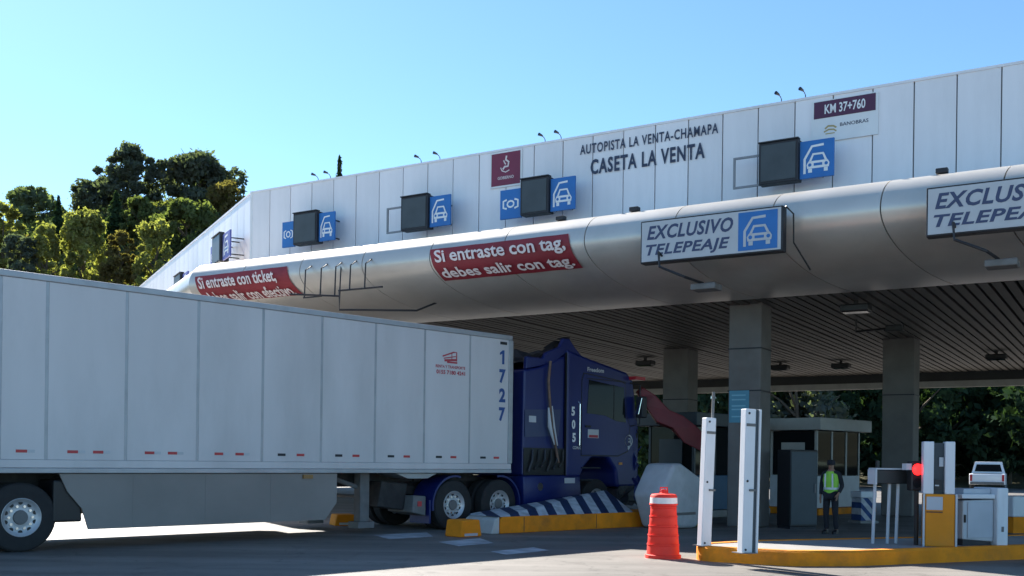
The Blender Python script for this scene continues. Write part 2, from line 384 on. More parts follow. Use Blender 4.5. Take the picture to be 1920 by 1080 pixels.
# corner mitre: half angle
wdl = FMi.to_3x3() @ Wd                            # wing direction in facade coordinates
inw = FMi.to_3x3() @ Vector((WMX[0][1], WMX[1][1], 0))
bis = (Vector((0, 1, 0)) + inw).normalized(); kb = 1.0 / bis.y
def path_pt(u, d, z):
    """u >= 0 runs right from the corner along the front, u < 0 runs back along the wing; d is the depth inward"""
    c = Vector((TL, 0, 0)) + bis * (kb * d)
    p = c + (Vector((1, 0, 0)) * u if u >= 0 else wdl * (-u))
    return Vector((p.x, p.y, z))
prof = []
for a in range(105, -1, -5):
    q = math.radians(a); prof.append((0.5 - 0.6 * math.cos(q), 5.96 + 0.6 * math.sin(q)))
for a in range(3, 91, 3):
    q = math.radians(a); prof.append((2.9 - 3.0 * math.cos(q), 5.96 - 0.96 * math.sin(q)))
prof = [(1.75, 6.50)] + prof
def prof_at(s):
    """point of the underside of the fascia at arc length s down from the outermost line"""
    base = [p for p in prof if p[1] <= 6.27][0:]; base = base[[i for i, p in enumerate(base) if p[0] < 0.2][0]:]
    acc = 0.0
    for (d0, z0), (d1, z1) in zip(base, base[1:]):
        l = math.hypot(d1 - d0, z1 - z0)
        if acc + l >= s:
            k = (s - acc) / l; nx, nz = -(z0 - z1) / l, -(d1 - d0) / l
            return d0 + (d1 - d0) * k, z0 + (z1 - z0) * k, nx, nz
        acc += l
    return base[-1][0], base[-1][1], 0, -1
us = [0.0]; u = 0.0
while u < TR: u += 1.95; us.append(u)
un = [0.0]; u = 0.0
while u > -WL: u -= 1.95; un.append(u)
def fascia(u0, u1):
    g = 0.012
    a, c = min(u0, u1) + g, max(u0, u1) - g
    if abs(u0) < 1e-6 or abs(u1) < 1e-6:
        if max(u0, u1) <= 1e-6: c = -1e-5
        if min(u0, u1) >= -1e-6: a = 0.0
    bb = MB(); n = len(prof)
    vs_ = [path_pt(a, d, z) for d, z in prof] + [path_pt(c, d, z) for d, z in prof]
    bb.add(vs_, [(i, i + 1, n + i + 1, n + i) for i in range(n - 1)])
    # thickness: returns at the joint edges
    for e, uu in ((0, a), (n, c)):
        back = [path_pt(uu, d + (0.03 if d < 2 else 0), z + (0.02 if z < 5.96 else -0.03)) for d, z in prof]
        bb.add([vs_[e + i] for i in range(n)] + back, [(i, i + 1, n + i + 1, n + i) for i in range(n - 1)])
    o = bb.build('fascia_panel', M_metal, canopy, recalc=False, smooth=False)
    for p in o.data.polygons: p.use_smooth = True
    o.data.set_sharp_from_angle(angle=math.radians(40))
for a, c in zip(us, us[1:]): fascia(a, c)
for a, c in zip(un, un[1:]): fascia(a, c)
bb = MB()                                            # dark backing that shows in the open joints
prb = [(d + 0.05 if z >= 5.96 else d + 0.03, z - 0.05 if z >= 5.96 else z + 0.04) for d, z in prof]
for u0, u1 in ((0, us[-1]), (un[-1], -1e-5)):
    n = len(prb); bb.add([path_pt(u0, d, z) for d, z in prb] + [path_pt(u1, d, z) for d, z in prb], [(i, i + 1, n + i + 1, n + i) for i in range(n - 1)])
bb.build('fascia_backing', M_void, canopy, recalc=False)

# parapet panels (front, then wing)
PITCH = 0.755; t0 = 2.72 - 6 * PITCH
pc = path_pt(0, DPAR, 0)                            # parapet corner in facade coordinates
b = MB().box(0, PITCH - 0.022, 0, 0.05, 6.42, ZTOP)
panel0 = b.build('parapet_panel', M_panel, canopy, T(t0, DPAR, 0), bevel=0.006)
k = 1
while t0 + k * PITCH < 26:
    inst(panel0, 'parapet_panel', canopy, T(t0 + k * PITCH, DPAR + random.uniform(-0.004, 0.006), 0)); k += 1
# cut-off piece between the corner and the first full panel
if t0 - 0.022 - pc.x > 0.05:
    MB().box(pc.x + 0.03, t0 - 0.022, DPAR, DPAR + 0.05, 6.42, ZTOP).build('parapet_panel', M_panel, canopy, bevel=0.006)
wrot = Matrix(((-wdl.x, inw.x, 0, 0), (-wdl.y, inw.y, 0, 0), (0, 0, 1, 0), (0, 0, 0, 1)))
for k in range(26):
    u = -0.04 - (k + 1) * PITCH; p = path_pt(u, DPAR, 0)
    inst(panel0, 'parapet_panel', canopy, T(p.x, p.y, 0) @ wrot)
b = MB()
b.tube([(pc.x, DPAR + 0.01, 6.42), (pc.x, DPAR + 0.01, ZTOP + 0.05)], 0.045, 8)
b.build('corner_trim', M_white, canopy)
b = MB(); b.box(pc.x + 0.05, 26, DPAR + 0.055, DPAR + 0.30, 6.3, ZTOP - 0.03)
p1 = path_pt(-21, DPAR, 0); bm_ = T(pc.x, pc.y, 0) @ wrot
b.box(-20.2, -0.06, 0.055, 0.30, 6.3, ZTOP - 0.03, bm_)
b.build('parapet_backing', mat('parapet_backing_grey', (0.22, 0.22, 0.23), 0.7), canopy)
b = MB(); b.box(pc.x, 26, DPAR - 0.015, DPAR + 0.32, ZTOP, ZTOP + 0.05); b.box(-20.3, 0, -0.015, 0.32, ZTOP, ZTOP + 0.05, bm_)
b.build('parapet_cap', M_panel, canopy)
# roof, ceiling, rear edge
DB = 24.0
cz = path_pt(0, 2.85, 0); ce = path_pt(-WL, 2.85, 0)
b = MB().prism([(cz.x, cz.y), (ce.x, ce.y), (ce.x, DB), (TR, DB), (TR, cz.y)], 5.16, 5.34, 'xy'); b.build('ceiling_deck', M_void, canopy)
c2 = path_pt(0, 1.9, 0); c3 = path_pt(-WL, 1.9, 0)
b = MB().prism([(c2.x, c2.y), (c3.x, c3.y), (c3.x, DB), (TR, DB), (TR, c2.y)], 6.30, 6.45, 'xy'); b.build('roof', M_roof, canopy)
SP = 0.235
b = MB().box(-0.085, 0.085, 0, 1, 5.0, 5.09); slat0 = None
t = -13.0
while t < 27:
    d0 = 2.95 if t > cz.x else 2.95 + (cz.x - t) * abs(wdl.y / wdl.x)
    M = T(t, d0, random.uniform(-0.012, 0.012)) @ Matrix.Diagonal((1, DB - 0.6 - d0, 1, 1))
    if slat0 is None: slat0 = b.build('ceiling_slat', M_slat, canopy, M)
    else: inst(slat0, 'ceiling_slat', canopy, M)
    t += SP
MB().box(-16, TR, DB - 0.45, DB + 0.2, 4.62, 6.3).build('rear_beam', M_beam, canopy)
MB().box(-16, TR, DB - 0.62, DB - 0.46, 4.42, 4.66).build('rear_gutter', M_gutter, canopy)
def column(t, d, w, pieces):
    o = MB().box(t - w / 2, t + w / 2, d - w / 2, d + w / 2, 0, 5.14).build('column', M_conc, canopy, bevel=0.03)
    for z in pieces: MB().box(t - w / 2 - 0.012, t + w / 2 + 0.012, d - w / 2 - 0.012, d + w / 2 + 0.012, z, z + 0.03).build('column_band', M_dark, o)
    return o
col1 = column(11.65, 3.95, 0.75, (4.0, 3.05)); column(6.7, 12.0, 0.85, (3.4,)); column(13.4, 12.0, 0.85, (3.4,))

# lettering and boards fixed to the parapet
yf = DPAR - 0.02
text_box('lettering', 'AUTOPISTA LA VENTA-CHAMAPA', M_letter, canopy, 8.44, 11.68, 8.31, 8.53, yf, 0.02, space=1.15)
text_box('lettering', 'CASETA LA VENTA', M_letter, canopy, 8.71, 11.39, 7.83, 8.17, yf, 0.03, space=1.15)
sq = MB().box(6.06, 6.93, yf - 0.015, yf + 0.01, 7.84, 8.68).build('maroon_board', M_white, canopy)
tag(sq, 'maroon square board with pale emblem and white border')
MB().box(6.10, 6.89, yf - 0.022, yf - 0.012, 7.88, 8.64).build('board_face', M_maroon, sq)
b = MB()
pts = [(6.49 + 0.02 * math.sin(k), 8.20 + 0.05 * k) for k in range(7)]
b.strip([(6.42, 8.25), (6.47, 8.31), (6.56, 8.31), (6.58, 8.41), (6.50, 8.47), (6.52, 8.56)], 0.045, yf - 0.028)
b.strip([(6.44, 8.46), (6.47, 8.40), (6.50, 8.36)], 0.03, yf - 0.028); b.strip([(6.36, 8.30), (6.40, 8.22), (6.50, 8.18), (6.60, 8.22)], 0.025, yf - 0.028)
b.build('emblem', M_bannertx, sq, recalc=False)
text_box('lettering', 'GOBIERNO', M_bannertx, sq, 6.28, 6.72, 8.02, 8.09, yf - 0.026, 0.02)
km = MB().box(13.62, 14.90, yf - 0.012, yf + 0.012, 7.80, 8.62).build('kilometre_board', M_white, canopy)
tag(km, 'white board with plum kilometre panel')
MB().box(13.67, 14.85, yf - 0.02, yf - 0.010, 8.27, 8.60).build('board_face', M_plum, km)
text_box('lettering', 'KM 37+760', M_white, km, 13.88, 14.66, 8.34, 8.53, yf - 0.024, 0.02)
text_box('lettering', 'BANOBRAS', M_letter, km, 14.18, 14.72, 8.06, 8.13, yf - 0.016, 0.01)
b = MB()
b.strip([(13.86 + 0.03, 8.05), (13.95, 8.10), (14.05, 8.09), (14.11, 8.05)], 0.035, yf - 0.016); b.strip([(13.87, 7.99), (13.96, 8.03), (14.06, 8.02), (14.11, 7.98)], 0.03, yf - 0.016)
b.strip([(13.9, 7.95), (14.08, 7.95)], 0.02, yf - 0.016)
b.build('emblem', M_gold, km, recalc=False)
# gooseneck lamps on the parapet
def goose(t, i, label):
    p = FM @ Vector((t, DPAR + 0.08, ZTOP + 0.05))
    o = thing('gooseneck_lamp', label, 'lamp', frame(p, U) @ Matrix.Diagonal((0.7, 0.7, 0.7, 1)), 'small lamps along the top of the parapet')
    MB().tube([(0, 0, -0.02), (0, -0.02, 0.10), (-0.02, -0.07, 0.17), (-0.05, -0.16, 0.20)], 0.014, 6).build('arm', M_dark, o)
    MB().tube([(-0.04, -0.13, 0.205), (-0.09, -0.28, 0.225)], [0.03, 0.055], 8).build('lamp_head', M_dark, o)
    MB().box(-0.05, 0.05, -0.05, 0.05, -0.0, 0.012).build('base_plate', M_dark, o)
def tx(x, y): 
    r = ray(x, y); n = Vector((I.x, I.y)); k = (DPAR + Vector((O.x, O.y)).dot(n)) / (r.x * I.x + r.y * I.y)
    return (Vector((r.x * k, r.y * k, 0)) - O).dot(U)
for i, (px, lab) in enumerate([(594, 'leftmost gooseneck lamp on the parapet, left of the lone conifer top'), (617, 'second gooseneck lamp on the parapet, just left of the lone conifer top'),
        (787, 'third gooseneck lamp from the left on the parapet'), (822, 'fourth gooseneck lamp from the left on the parapet'),
        (1019, 'gooseneck lamp on the parapet, the nearer to the maroon square board of its pair'), (1049, 'gooseneck lamp on the parapet just left of the highway name lettering'),
        (1462, 'gooseneck lamp on the parapet, left one of the pair by the kilometre board'), (1507, 'rightmost gooseneck lamp on the parapet, next to the kilometre board')]):
    goose(tx(px, 280), i, lab)

# ------------------------------------------------------------------ icons
def icon_toll(parent, x0, x1, z0, z1, y, m=None):
    m = m or M_white; w, h = x1 - x0, z1 - z0
    def P(a, c): return (x0 + a * w, z0 + c * h)
    b = MB()
    b.strip([P(.14, .08), P(.14, .52), P(.36, .88), P(.72, .90)], 0.075 * w, y)
    b.strip([P(.30, .42), P(.40, .64), P(.70, .64), P(.80, .42)], 0.07 * w, y)
    b.add([(P(a, c)[0], y, P(a, c)[1]) for a, c in [(.22, .22), (.88, .22), (.90, .34), (.84, .44), (.26, .44), (.20, .34)]], [(0, 1, 2, 3, 4, 5)])
    for a in (.25, .73): b.add([(P(q, c)[0], y, P(q, c)[1]) for q, c in [(a, .10), (a + .12, .10), (a + .12, .215), (a, .215)]], [(0, 1, 2, 3)])
    b.build('car_symbol', m, parent, recalc=False)
    b = MB()
    for a in (.30, .80):
        c = P(a, .33); b.add([(c[0] + .055 * w * math.cos(t), y - .003, c[1] + .055 * w * math.sin(t)) for t in [k * math.pi / 4 for k in range(8)]], [tuple(range(8))])
    c = P(.42, .29); e = P(.68, .37); b.add([(c[0], y - .003, c[1]), (e[0], y - .003, c[1]), (e[0], y - .003, e[1]), (c[0], y - .003, e[1])], [(0, 1, 2, 3)])
    b.build('car_symbol_lamps', M_blue, parent, recalc=False)
def icon_cash(parent, x0, x1, z0, z1, y):
    w, h = x1 - x0, z1 - z0; b = MB()
    def P(a, c): return (x0 + a * w, z0 + c * h)
    for sgn in (1, -1):
        f = lambda a: .5 + sgn * (a - .5)
        b.strip([P(f(.30), .72), P(f(.12), .66), P(f(.12), .34), P(f(.30), .28)], .09 * w, y)
    ring = [P(.5 + .17 * math.cos(t), .5 + .15 * math.sin(t)) for t in [k * math.pi / 6 for k in range(13)]]
    b.strip(ring, .08 * w, y)
    b.build('cash_symbol', M_white, parent, recalc=False)

# overhead lane signs in front of the parapet
def lane_sign(Mw, tA, tB, tC, tD, kindL, label, rm=M_blue, zt=7.78, zb=6.97, dep=1.2):
    """tA..tB left plate or empty frame, tB..tC dark display, tC..tD toll-tag plate (facade coordinates)"""
    org = Mw @ Vector(((tB + tC) / 2, dep, zb)); Mx = Mw.copy(); Mx.translation = org
    o = thing('lane_sign', label, 'sign', Mx, 'overhead lane signs along the parapet')
    a, bq, c, d = (tA - (tB + tC) / 2, tB - (tB + tC) / 2, tC - (tB + tC) / 2, tD - (tB + tC) / 2)
    H = zt - zb
    box = MB().box(bq, c, -0.12, 0.14, 0, H).build('display_box', M_dark, o, bevel=0.012)
    MB().box(bq + 0.05, c - 0.05, -0.132, -0.121, 0.05, H - 0.05).build('display_face', M_display, box)
    MB().box(bq - 0.005, c + 0.005, -0.15, 0.0, H + 0.002, H + 0.025).build('hood', M_dark, box)
    pl = MB().box(c + 0.012, d, -0.05, 0.0, 0.02, H - 0.06).build('tag_plate', rm, o, bevel=0.006)
    icon_toll(pl, c + 0.02, d - 0.02, 0.06, H - 0.10, -0.054)
    if kindL == 'cash':
        p2 = MB().box(a, bq - 0.012, -0.05, 0.0, -0.02, H - 0.16).build('cash_plate', M_blue if rm is M_blue else rm, o, bevel=0.006)
        icon_cash(p2, a + 0.03, bq - 0.04, 0.08, H - 0.26, -0.054)
    else:
        b = MB()
        for (x0, x1, z0, z1) in ((a, bq, H - 0.22, H - 0.18), (a, bq, 0.0, 0.04), (a, a + 0.04, 0.04, H - 0.22)): b.box(x0, x1, -0.04, 0.0, z0, z1)
        b.build('empty_frame', mat('frame_grey', (0.25, 0.25, 0.26), 0.5, 0.4), o)
    gap = DPAR - dep
    for xx in (bq + 0.1, c - 0.1, (c + d) / 2):
        for zz in (0.15, H - 0.2): MB().tube([(xx, 0.0, zz), (xx, gap, zz)], 0.018, 6).build('bracket', M_dark, o)
lane_sign(FM, -0.12, 0.33, 1.14, 1.68, 'cash', 'lane sign with cash plate nearest the parapet corner on the front')
lane_sign(FM, 3.34, 3.84, 4.64, 5.25, 'frame', 'lane sign with empty left frame, left of the maroon square board')
lane_sign(FM, 6.64, 7.22, 7.95, 8.58, 'cash', 'lane sign with cash plate just below the maroon square board')
lane_sign(FM, 12.18, 12.73, 13.52, 14.19, 'frame', 'lane sign with empty left frame below the kilometre board')
bsW = T(pc.x, pc.y - DPAR, 0)
WFM = FM @ T(pc.x, pc.y, 0) @ wrot @ T(0, -DPAR, 0)
lane_sign(WFM, -2.7, -2.2, -1.2, -0.35, 'cash', 'faded lane sign on the receding wing just past the parapet corner', M_purple)
lane_sign(WFM, -8.4, -7.9, -6.8, -6.0, 'cash', 'farthest lane sign far down the receding wing, almost hidden by the trailer', M_purple, zt=7.5, zb=6.75)

# banners on the curved fascia
def banner(t0, t1, s0, s1, lines, label, skew=0.25):
    p0 = FM @ Vector((t0, 0, 5.2)); o = thing('banner', label, 'banner', FM)
    def surf(t, s, off):
        d, z, nx, nz = prof_at(s); return (t + skew * (s - s0), d + nx * off, z + nz * off)
    b = MB(); n = 17
    vs_ = []
    for k in range(n):
        s = s0 + (s1 - s0) * k / (n - 1)
        for j in range(13):
            t = t0 + (t1 - t0) * j / 12
            vs_.append(surf(t, s, 0.022 + 0.006 * math.sin(j * 2.1 + k)))
    b.add(vs_, [(k * 13 + j, k * 13 + j + 1, (k + 1) * 13 + j + 1, (k + 1) * 13 + j) for k in range(n - 1) for j in range(12)])
    sh = b.build('cloth', M_banner, o, recalc=False, smooth=True)
    for body, ta, tb, sa, sb in lines:
        text_box('lettering', body, M_bannertx, o, ta, tb, -sb, -sa, 0, 0.022, fn=lambda a, c: surf(a, -c, 0.060))
    return o
banner(5.58, 9.10, 0.13, 0.93, [('Si entraste con tag,', 5.70, 9.0, 0.18, 0.50), ('debes salir con tag.', 5.70, 9.02, 0.55, 0.88)], 'red banner about entering with a tag, on the middle of the fascia', 0.22)
banner(-2.0, 1.25, 0.13, 0.93, [('Si entraste con ticket,', -1.88, 0.85, 0.18, 0.50), ('debes salir con efectivo.', -1.85, 1.15, 0.55, 0.88)], 'red banner about entering with a ticket, at the left end of the fascia', 0.30)

# "exclusivo telepeaje" box signs hung in front of the lip
def tele_sign(t0, t1, label, iconw):
    dz = -0.6; zb, zt = 5.27, 6.09
    Mx = FM.copy(); Mx.translation = FM @ Vector((t0, dz, zb))
    o = thing('box_sign', label, 'sign', Mx, 'telepeaje box signs under the lip'); w = t1 - t0; H = zt - zb
    bx = MB().box(0, w, 0, 0.24, 0, H).build('sign_box', M_dark, o, bevel=0.012)
    MB().box(0.03, w - 0.03, -0.012, 0.001, 0.03, H - 0.03).build('sign_face', M_signface, o)
    ti = w - iconw - 0.10
    text_box('lettering', 'EXCLUSIVO', M_navy, o, 0.14, ti - 0.10, 0.44, 0.71, -0.016, 0.03, 0.25, space=1.08)
    text_box('lettering', 'TELEPEAJE', M_navy, o, 0.12, ti - 0.16, 0.08, 0.35, -0.016, 0.03, 0.25, space=1.08)
    ip = MB().box(ti, w - 0.09, -0.02, -0.011, 0.06, H - 0.06).build('tag_plate', M_blue, o)
    icon_toll(ip, ti + 0.03, w - 0.12, 0.08, H - 0.10, -0.024, M_signface)
    for xx in (0.35, w * 0.55, w - 0.3):
        MB().tube([(xx, 0.12, H - 0.02), (xx, 0.42, H + 0.02), (xx, 0.72, H - 0.10)], 0.022, 6).build('hanger', M_dark, o)
    MB().tube([(0.45, 0.05, 0.10), (0.45, -0.16, 0.16), (0.47, -0.16, -0.12), (0.95, -0.10, -0.34), (1.05, 0.62, -0.36)], 0.026, 6).build('lamp_arm', M_dark, o)
    MB().box(0.85, 1.35, 0.45, 0.85, -0.50, -0.38).build('lamp_head', M_grey, o, bevel=0.02)
    MB().tube([(w + 0.02, 0.10, H), (w + 0.12, 0.25, H - 0.12), (w + 0.10, 0.35, 0.2), (w + 0.3, 0.75, -0.25)], 0.016, 6).build('cable', M_black, o)
    return o
tele_sign(10.96, 13.74, 'grey and blue telepeaje box sign hung at the middle of the canopy lip', 0.72)
tele_sign(16.17, 19.2, 'telepeaje box sign cut off by the right edge of the picture', 0.72)
# small floodlights and debris on the lip
for i, (px, py, lab) in enumerate([(1255, 389, 'small dark floodlight on the lip above the middle telepeaje sign'), (1814, 320, 'small dark floodlight on the lip above the rightmost telepeaje sign'), (1120, 404, 'flat dark fitting on the lip right of the cash lane sign')]):
    t_ = tx(px, py) - 0.25
    o = thing('lip_floodlight', lab, 'lamp', FM @ T(t_, 0.42, 6.55), 'small fittings on the lip')
    MB().box(-0.10, 0.10, -0.06, 0.08, 0.02, 0.11).build('housing', M_dark, o, bevel=0.012); MB().box(-0.04, 0.04, -0.02, 0.02, -0.02, 0.03).build('foot', M_dark, o)
# empty hanging sign frame
o = thing('empty_sign_frame', 'empty dark hanging frame of bars between the two red banners', 'frame', FM @ T(2.0, -0.35, 4.9), None)
for k, x in enumerate((0.05, 0.55, 1.0, 1.45, 1.9)):
    MB().tube([(x, 0.32, 1.22), (x, 0.05, 1.05), (x, 0.02, 0.38 if k < 3 else 0.45)], 0.018, 6).build('hanging_bar', M_dark, o)
MB().tube([(-0.05, -0.35, 0.42), (1.15, 0.02, 0.34)], 0.024, 6).build('lower_bar', M_dark, o)
MB().tube([(0.02, 0.02, 0.38), (0.6, 0.02, 0.38)], 0.018, 6).build('lower_bar', M_dark, o)
MB().tube([(1.12, 0.02, 0.47), (2.4, 0.05, 0.47)], 0.022, 6).build('lower_bar', M_dark, o)
MB().tube([(0.95, 0.30, 1.2), (1.15, 0.02, 0.36)], 0.016, 6).build('hanging_bar', M_dark, o)
MB().tube([(1.15, 0.02, 0.46), (1.15, 0.02, 0.02), (2.6, 1.1, 0.05), (3.0, 1.9, 0.45)], 0.026, 6).build('lamp_arm', M_dark, o)

# ceiling floodlights
for px, py, lab in [(1210, 679, 'black ceiling floodlight above the truck cab'), (1463, 687, 'black ceiling floodlight just right of the notice column'),
                    (1577, 684, 'black ceiling floodlight between the two right columns'), (1868, 667, 'black ceiling floodlight right of the rightmost column'), (1605, 575, 'black ceiling floodlight nearest the front, high between the columns')]:
    p = on_z(px, py, 4.86); s = 0.9
    o = thing('ceiling_floodlight', lab, 'floodlight', frame(p, U), 'floodlights under the ceiling')
    MB().box(-0.30, 0.30, -0.2, 0.2, -0.12, 0.04).build('housing', M_black, o, bevel=0.03)
    MB().box(-0.04, 0.04, -0.04, 0.04, 0.0, 0.15).build('stem', M_black, o)
    MB().box(-0.26, 0.26, -0.16, 0.16, -0.132, -0.121).build('lens', M_glass, o)
for px, py, lab in [(1605, 622, 'bent black camera bracket under the ceiling by the right column')]:
    p = on_z(px, py, 4.7); o = thing('camera_bracket', lab, 'bracket', frame(p, U))
    MB().tube([(0, 0, 0.32), (0, 0, 0.0), (0.9, -0.2, 0.02)], 0.03, 6).build('arm', M_black, o)
    MB().box(0.75, 1.15, -0.3, -0.1, -0.06, 0.08).build('camera_body', M_black, o, bevel=0.02)
# notice on the column
q = FM @ Vector((11.65 - 0.12, 3.95 - 0.375 - 0.012, 2.35))
o = thing('notice', 'blue notice sheet fixed to the nearest column', 'notice', frame(q, U))
MB().box(-0.22, 0.24, -0.006, 0.008, 0, 0.72).build('board', M_cyan, o)
for z in (0.60, 0.50, 0.36, 0.28, 0.12): MB().box(-0.16, 0.16 if z != 0.28 else 0.06, -0.010, -0.0065, z, z + 0.03).build('printed_line', mat('notice_print', (0.2, 0.45, 0.55), 0.5), o)

# ------------------------------------------------------------------ wheels
def make_wheel(parent, x, y, R=0.51, w=0.28, style='alu', side=-1, name='wheel'):
    """axis along y; side -1: the visible face looks to -y"""
    s = side
    hub = MB().lathe([(0.0, s * (w / 2 - 0.02)), (0.10, s * (w / 2 - 0.02)), (0.11, s * (w / 2 - 0.05)), (0.13, s * 0.0), (0.13, -s * 0.1), (0.0, -s * 0.1)], 20, 'y').build(name, M_grey, parent, T(x, y, R), smooth=True)
    pr = [(R * .56, -w / 2), (R * .84, -w / 2), (R * .95, -w * .46), (R, -w * .36), (R, w * .36), (R * .95, w * .46), (R * .84, w / 2), (R * .56, w / 2), (R * .53, w * .4), (R * .53, -w * .4), (R * .56, -w / 2)]
    MB().lathe(pr, 40, 'y').build('tyre', M_tyre, hub, smooth=True)
    f = s * w / 2
    pr = [(R * .575, f * .98), (R * .55, f * 1.02), (R * .52, f * .9), (R * .49, f * .78), (R * .43, f * .62), (R * .25, f * .60), (R * .22, f * .64), (R * .14, f * .6), (R * .14, f * .2), (R * .56, f * .2)]
    rim = MB().lathe(pr, 40, 'y').build('rim', M_alu if style == 'alu' else M_grey, hub, smooth=True)
    b = MB()
    for k in range(10):
        a = 2 * math.pi * k / 10
        b.lathe([(0, f * .80), (.022, f * .80), (.022, f * .3), (0, f * .3)], 6, 'y', T(R * .33 * math.cos(a), 0, R * .33 * math.sin(a)))
    b.build('lug_nuts', M_chrome if style == 'alu' else M_dark, hub)
    b = MB()
    for k in range(10):
        a = 2 * math.pi * (k + .5) / 10
        b.lathe([(0, f * .66), (.034, f * .66), (.034, f * .3), (0, f * .3)], 8, 'y', T(R * .43 * math.cos(a), 0, R * .43 * math.sin(a)))
    b.build('hand_holes', M_black, hub)
    return hub

# ------------------------------------------------------------------ semi trailer (x forward, y to the far side, z up; near side at y = 0)
TO = Vector((-0.03, 22.36, 0)); FW = Vector((0.7071, 0.7071, 0)); TM = frame(TO, FW)
tr = thing('semi_trailer', 'long white box semi trailer numbered 1727 with grey side skirt', 'trailer', TM)
ZB, ZT, LEN, WID = 1.165, 4.11, 16.1, 2.6
seams = [0.0] + [-1.22 * k for k in range(1, 9)] + [-10.42, -11.0] + [-11.0 - 1.22 * k for k in range(1, 5)] + [-LEN]
for a, c in zip(seams, seams[1:]):
    hi = a - (0.10 if a == 0 else 0.025); lo = c + 0.025
    for y0, y1 in ((-0.006, 0.03), (WID - 0.03, WID + 0.006)):
        MB().box(lo, hi, y0, y1, ZB + 0.20, ZT - 0.10).build('side_panel', M_trailer, tr, bevel=0.004)
for sx in seams[1:-1]:
    for y0, y1 in ((0.004, 0.035), (WID - 0.035, WID - 0.004)): MB().box(sx - 0.05, sx + 0.05, y0, y1, ZB + 0.20, ZT - 0.10).build('panel_joint', M_trail2, tr)
MB().box(-LEN + 0.05, -0.05, 0.036, WID - 0.036, ZB + 0.02, ZT - 0.03).build('inner_shell', M_trail2, tr)
for y0, y1 in ((-0.03, 0.05), (WID - 0.05, WID + 0.03)):
    MB().box(-LEN, 0.0, y0, y1, ZB, ZB + 0.075).build('bottom_rail', M_trail2, tr, bevel=0.008)
    MB().box(-LEN, 0.0, y0 + 0.012, y1 - 0.012, ZB + 0.078, ZB + 0.197).build('rub_rail', M_trailer, tr, bevel=0.008)
    MB().box(-LEN, 0.0, y0 + 0.006, y1 - 0.006, ZT - 0.098, ZT).build('top_rail', M_trail2, tr, bevel=0.012)
MB().box(-LEN + 0.02, -0.02, 0.052, WID - 0.052, ZT - 0.03, ZT + 0.012).build('roof', M_trail2, tr)
MB().box(-0.045, 0.02, 0.055, WID - 0.055, ZB, ZT - 0.004).build('front_wall', M_trailer, tr)
MB().box(-0.095, 0.026, -0.022, 0.052, ZB + 0.2, ZT - 0.1).build('corner_post', M_trail2, tr, bevel=0.008)
MB().box(-LEN - 0.03, -LEN + 0.02, 0.0, WID, ZB, ZT - 0.01).build('rear_door', M_trailer, tr)
# reflective marker strips (two per panel)
for a, c in zip(seams, seams[1:]):
    w = a - c
    for k, fx in enumerate((0.34, 0.66) if w > 0.8 else (0.5,)):
        cx = a - w * fx; big = a < -8.5
        o_ = MB().box(cx - 0.10, cx + 0.06, -0.0095, -0.0062, ZB + 0.30, ZB + 0.345).build('marker_strip', M_redtape if (a < -5 or k == 0) else M_dark, tr)
        if a < -6: MB().box(cx + 0.065, cx + 0.17, -0.0095, -0.0062, ZB + 0.30, ZB + 0.345).build('marker_strip', M_signface, tr)
# numbers, logo, plate
for i, ch in enumerate('1727'):
    zc = 3.64 - i * 0.405
    text_box('lettering', ch, M_tblue, tr, -0.38, -0.19, zc - 0.16, zc + 0.14, -0.009, 0.045)
MB().box(-0.36, -0.16, -0.012, -0.0065, 3.90, 3.96).build('marker_plate', M_dark, tr)
b = MB(); lx, lz = -1.98, 3.42
b.strip([(lx, lz + .10), (lx + .30, lz + .20), (lx + .38, lz + .20), (lx + .38, lz + .02)], .03, -0.0085)
b.strip([(lx + .03, lz + .06), (lx + .36, lz + .12)], .02, -0.0085); b.strip([(lx + .05, lz + .02), (lx + .38, lz + .05)], .045, -0.0085)
b.strip([(lx + .25, lz + .19), (lx + .25, lz + .03)], .02, -0.0085); b.strip([(lx + .12, lz - .01), (lx + .40, lz - .01)], .035, -0.0085)
b.build('truck_emblem', M_tred, tr, recalc=False)
text_box('lettering', 'RENTA Y TRANSPORTE', M_tred, tr, -2.16, -1.36, 3.285, 3.345, -0.0085, 0.03)
text_box('lettering', '0155 7180 4241', M_tred, tr, -2.14, -1.36, 3.16, 3.245, -0.0085, 0.04)
# underside
sk = MB(); sk.prism([(-9.55, ZB - 0.01), (-4.5, ZB - 0.01), (-4.5, 0.62), (-4.75, 0.31), (-9.10, 0.30), (-9.20, 0.62), (-9.42, 0.88)], 0.02, 0.05); sk = sk.build('side_skirt', M_skirt, tr)
sk2 = MB(); sk2.prism([(-9.55, ZB - 0.01), (-4.5, ZB - 0.01), (-4.5, 0.62), (-4.75, 0.41), (-9.10, 0.40), (-9.20, 0.62), (-9.42, 0.88)], WID - 0.05, WID - 0.02); sk2.build('side_skirt', M_skirt, tr)
b = MB()
for k in range(3): b.box(-8.4 + k * 1.25, -8.4 + k * 1.25 + 0.03, 0.016, 0.0195, 0.32, ZB - 0.02)
b.build('skirt_ribs', M_skirt, sk)
MB().box(-5.25, -5.05, -0.02, 0.018, ZB - 0.10, ZB - 0.03).build('side_lamp', mat('lamp_amber', (0.30, 0.16, 0.05), 0.4), tr)
for y in (0.75, 1.75): MB().box(-LEN, -0.4, y, y + 0.1, ZB - 0.28, ZB).build('frame_beam', M_frame, tr)
for ax in (-10.07, -11.32):
    for yy, sd in ((0.20, -1), (0.52, -1), (WID - 0.20, 1), (WID - 0.52, 1)): make_wheel(tr, ax, yy, 0.51, 0.27, 'alu', sd)
    MB().tube([(ax, 0.3, 0.51), (ax, WID - 0.3, 0.51)], 0.07, 10).build('axle', M_frame, tr)
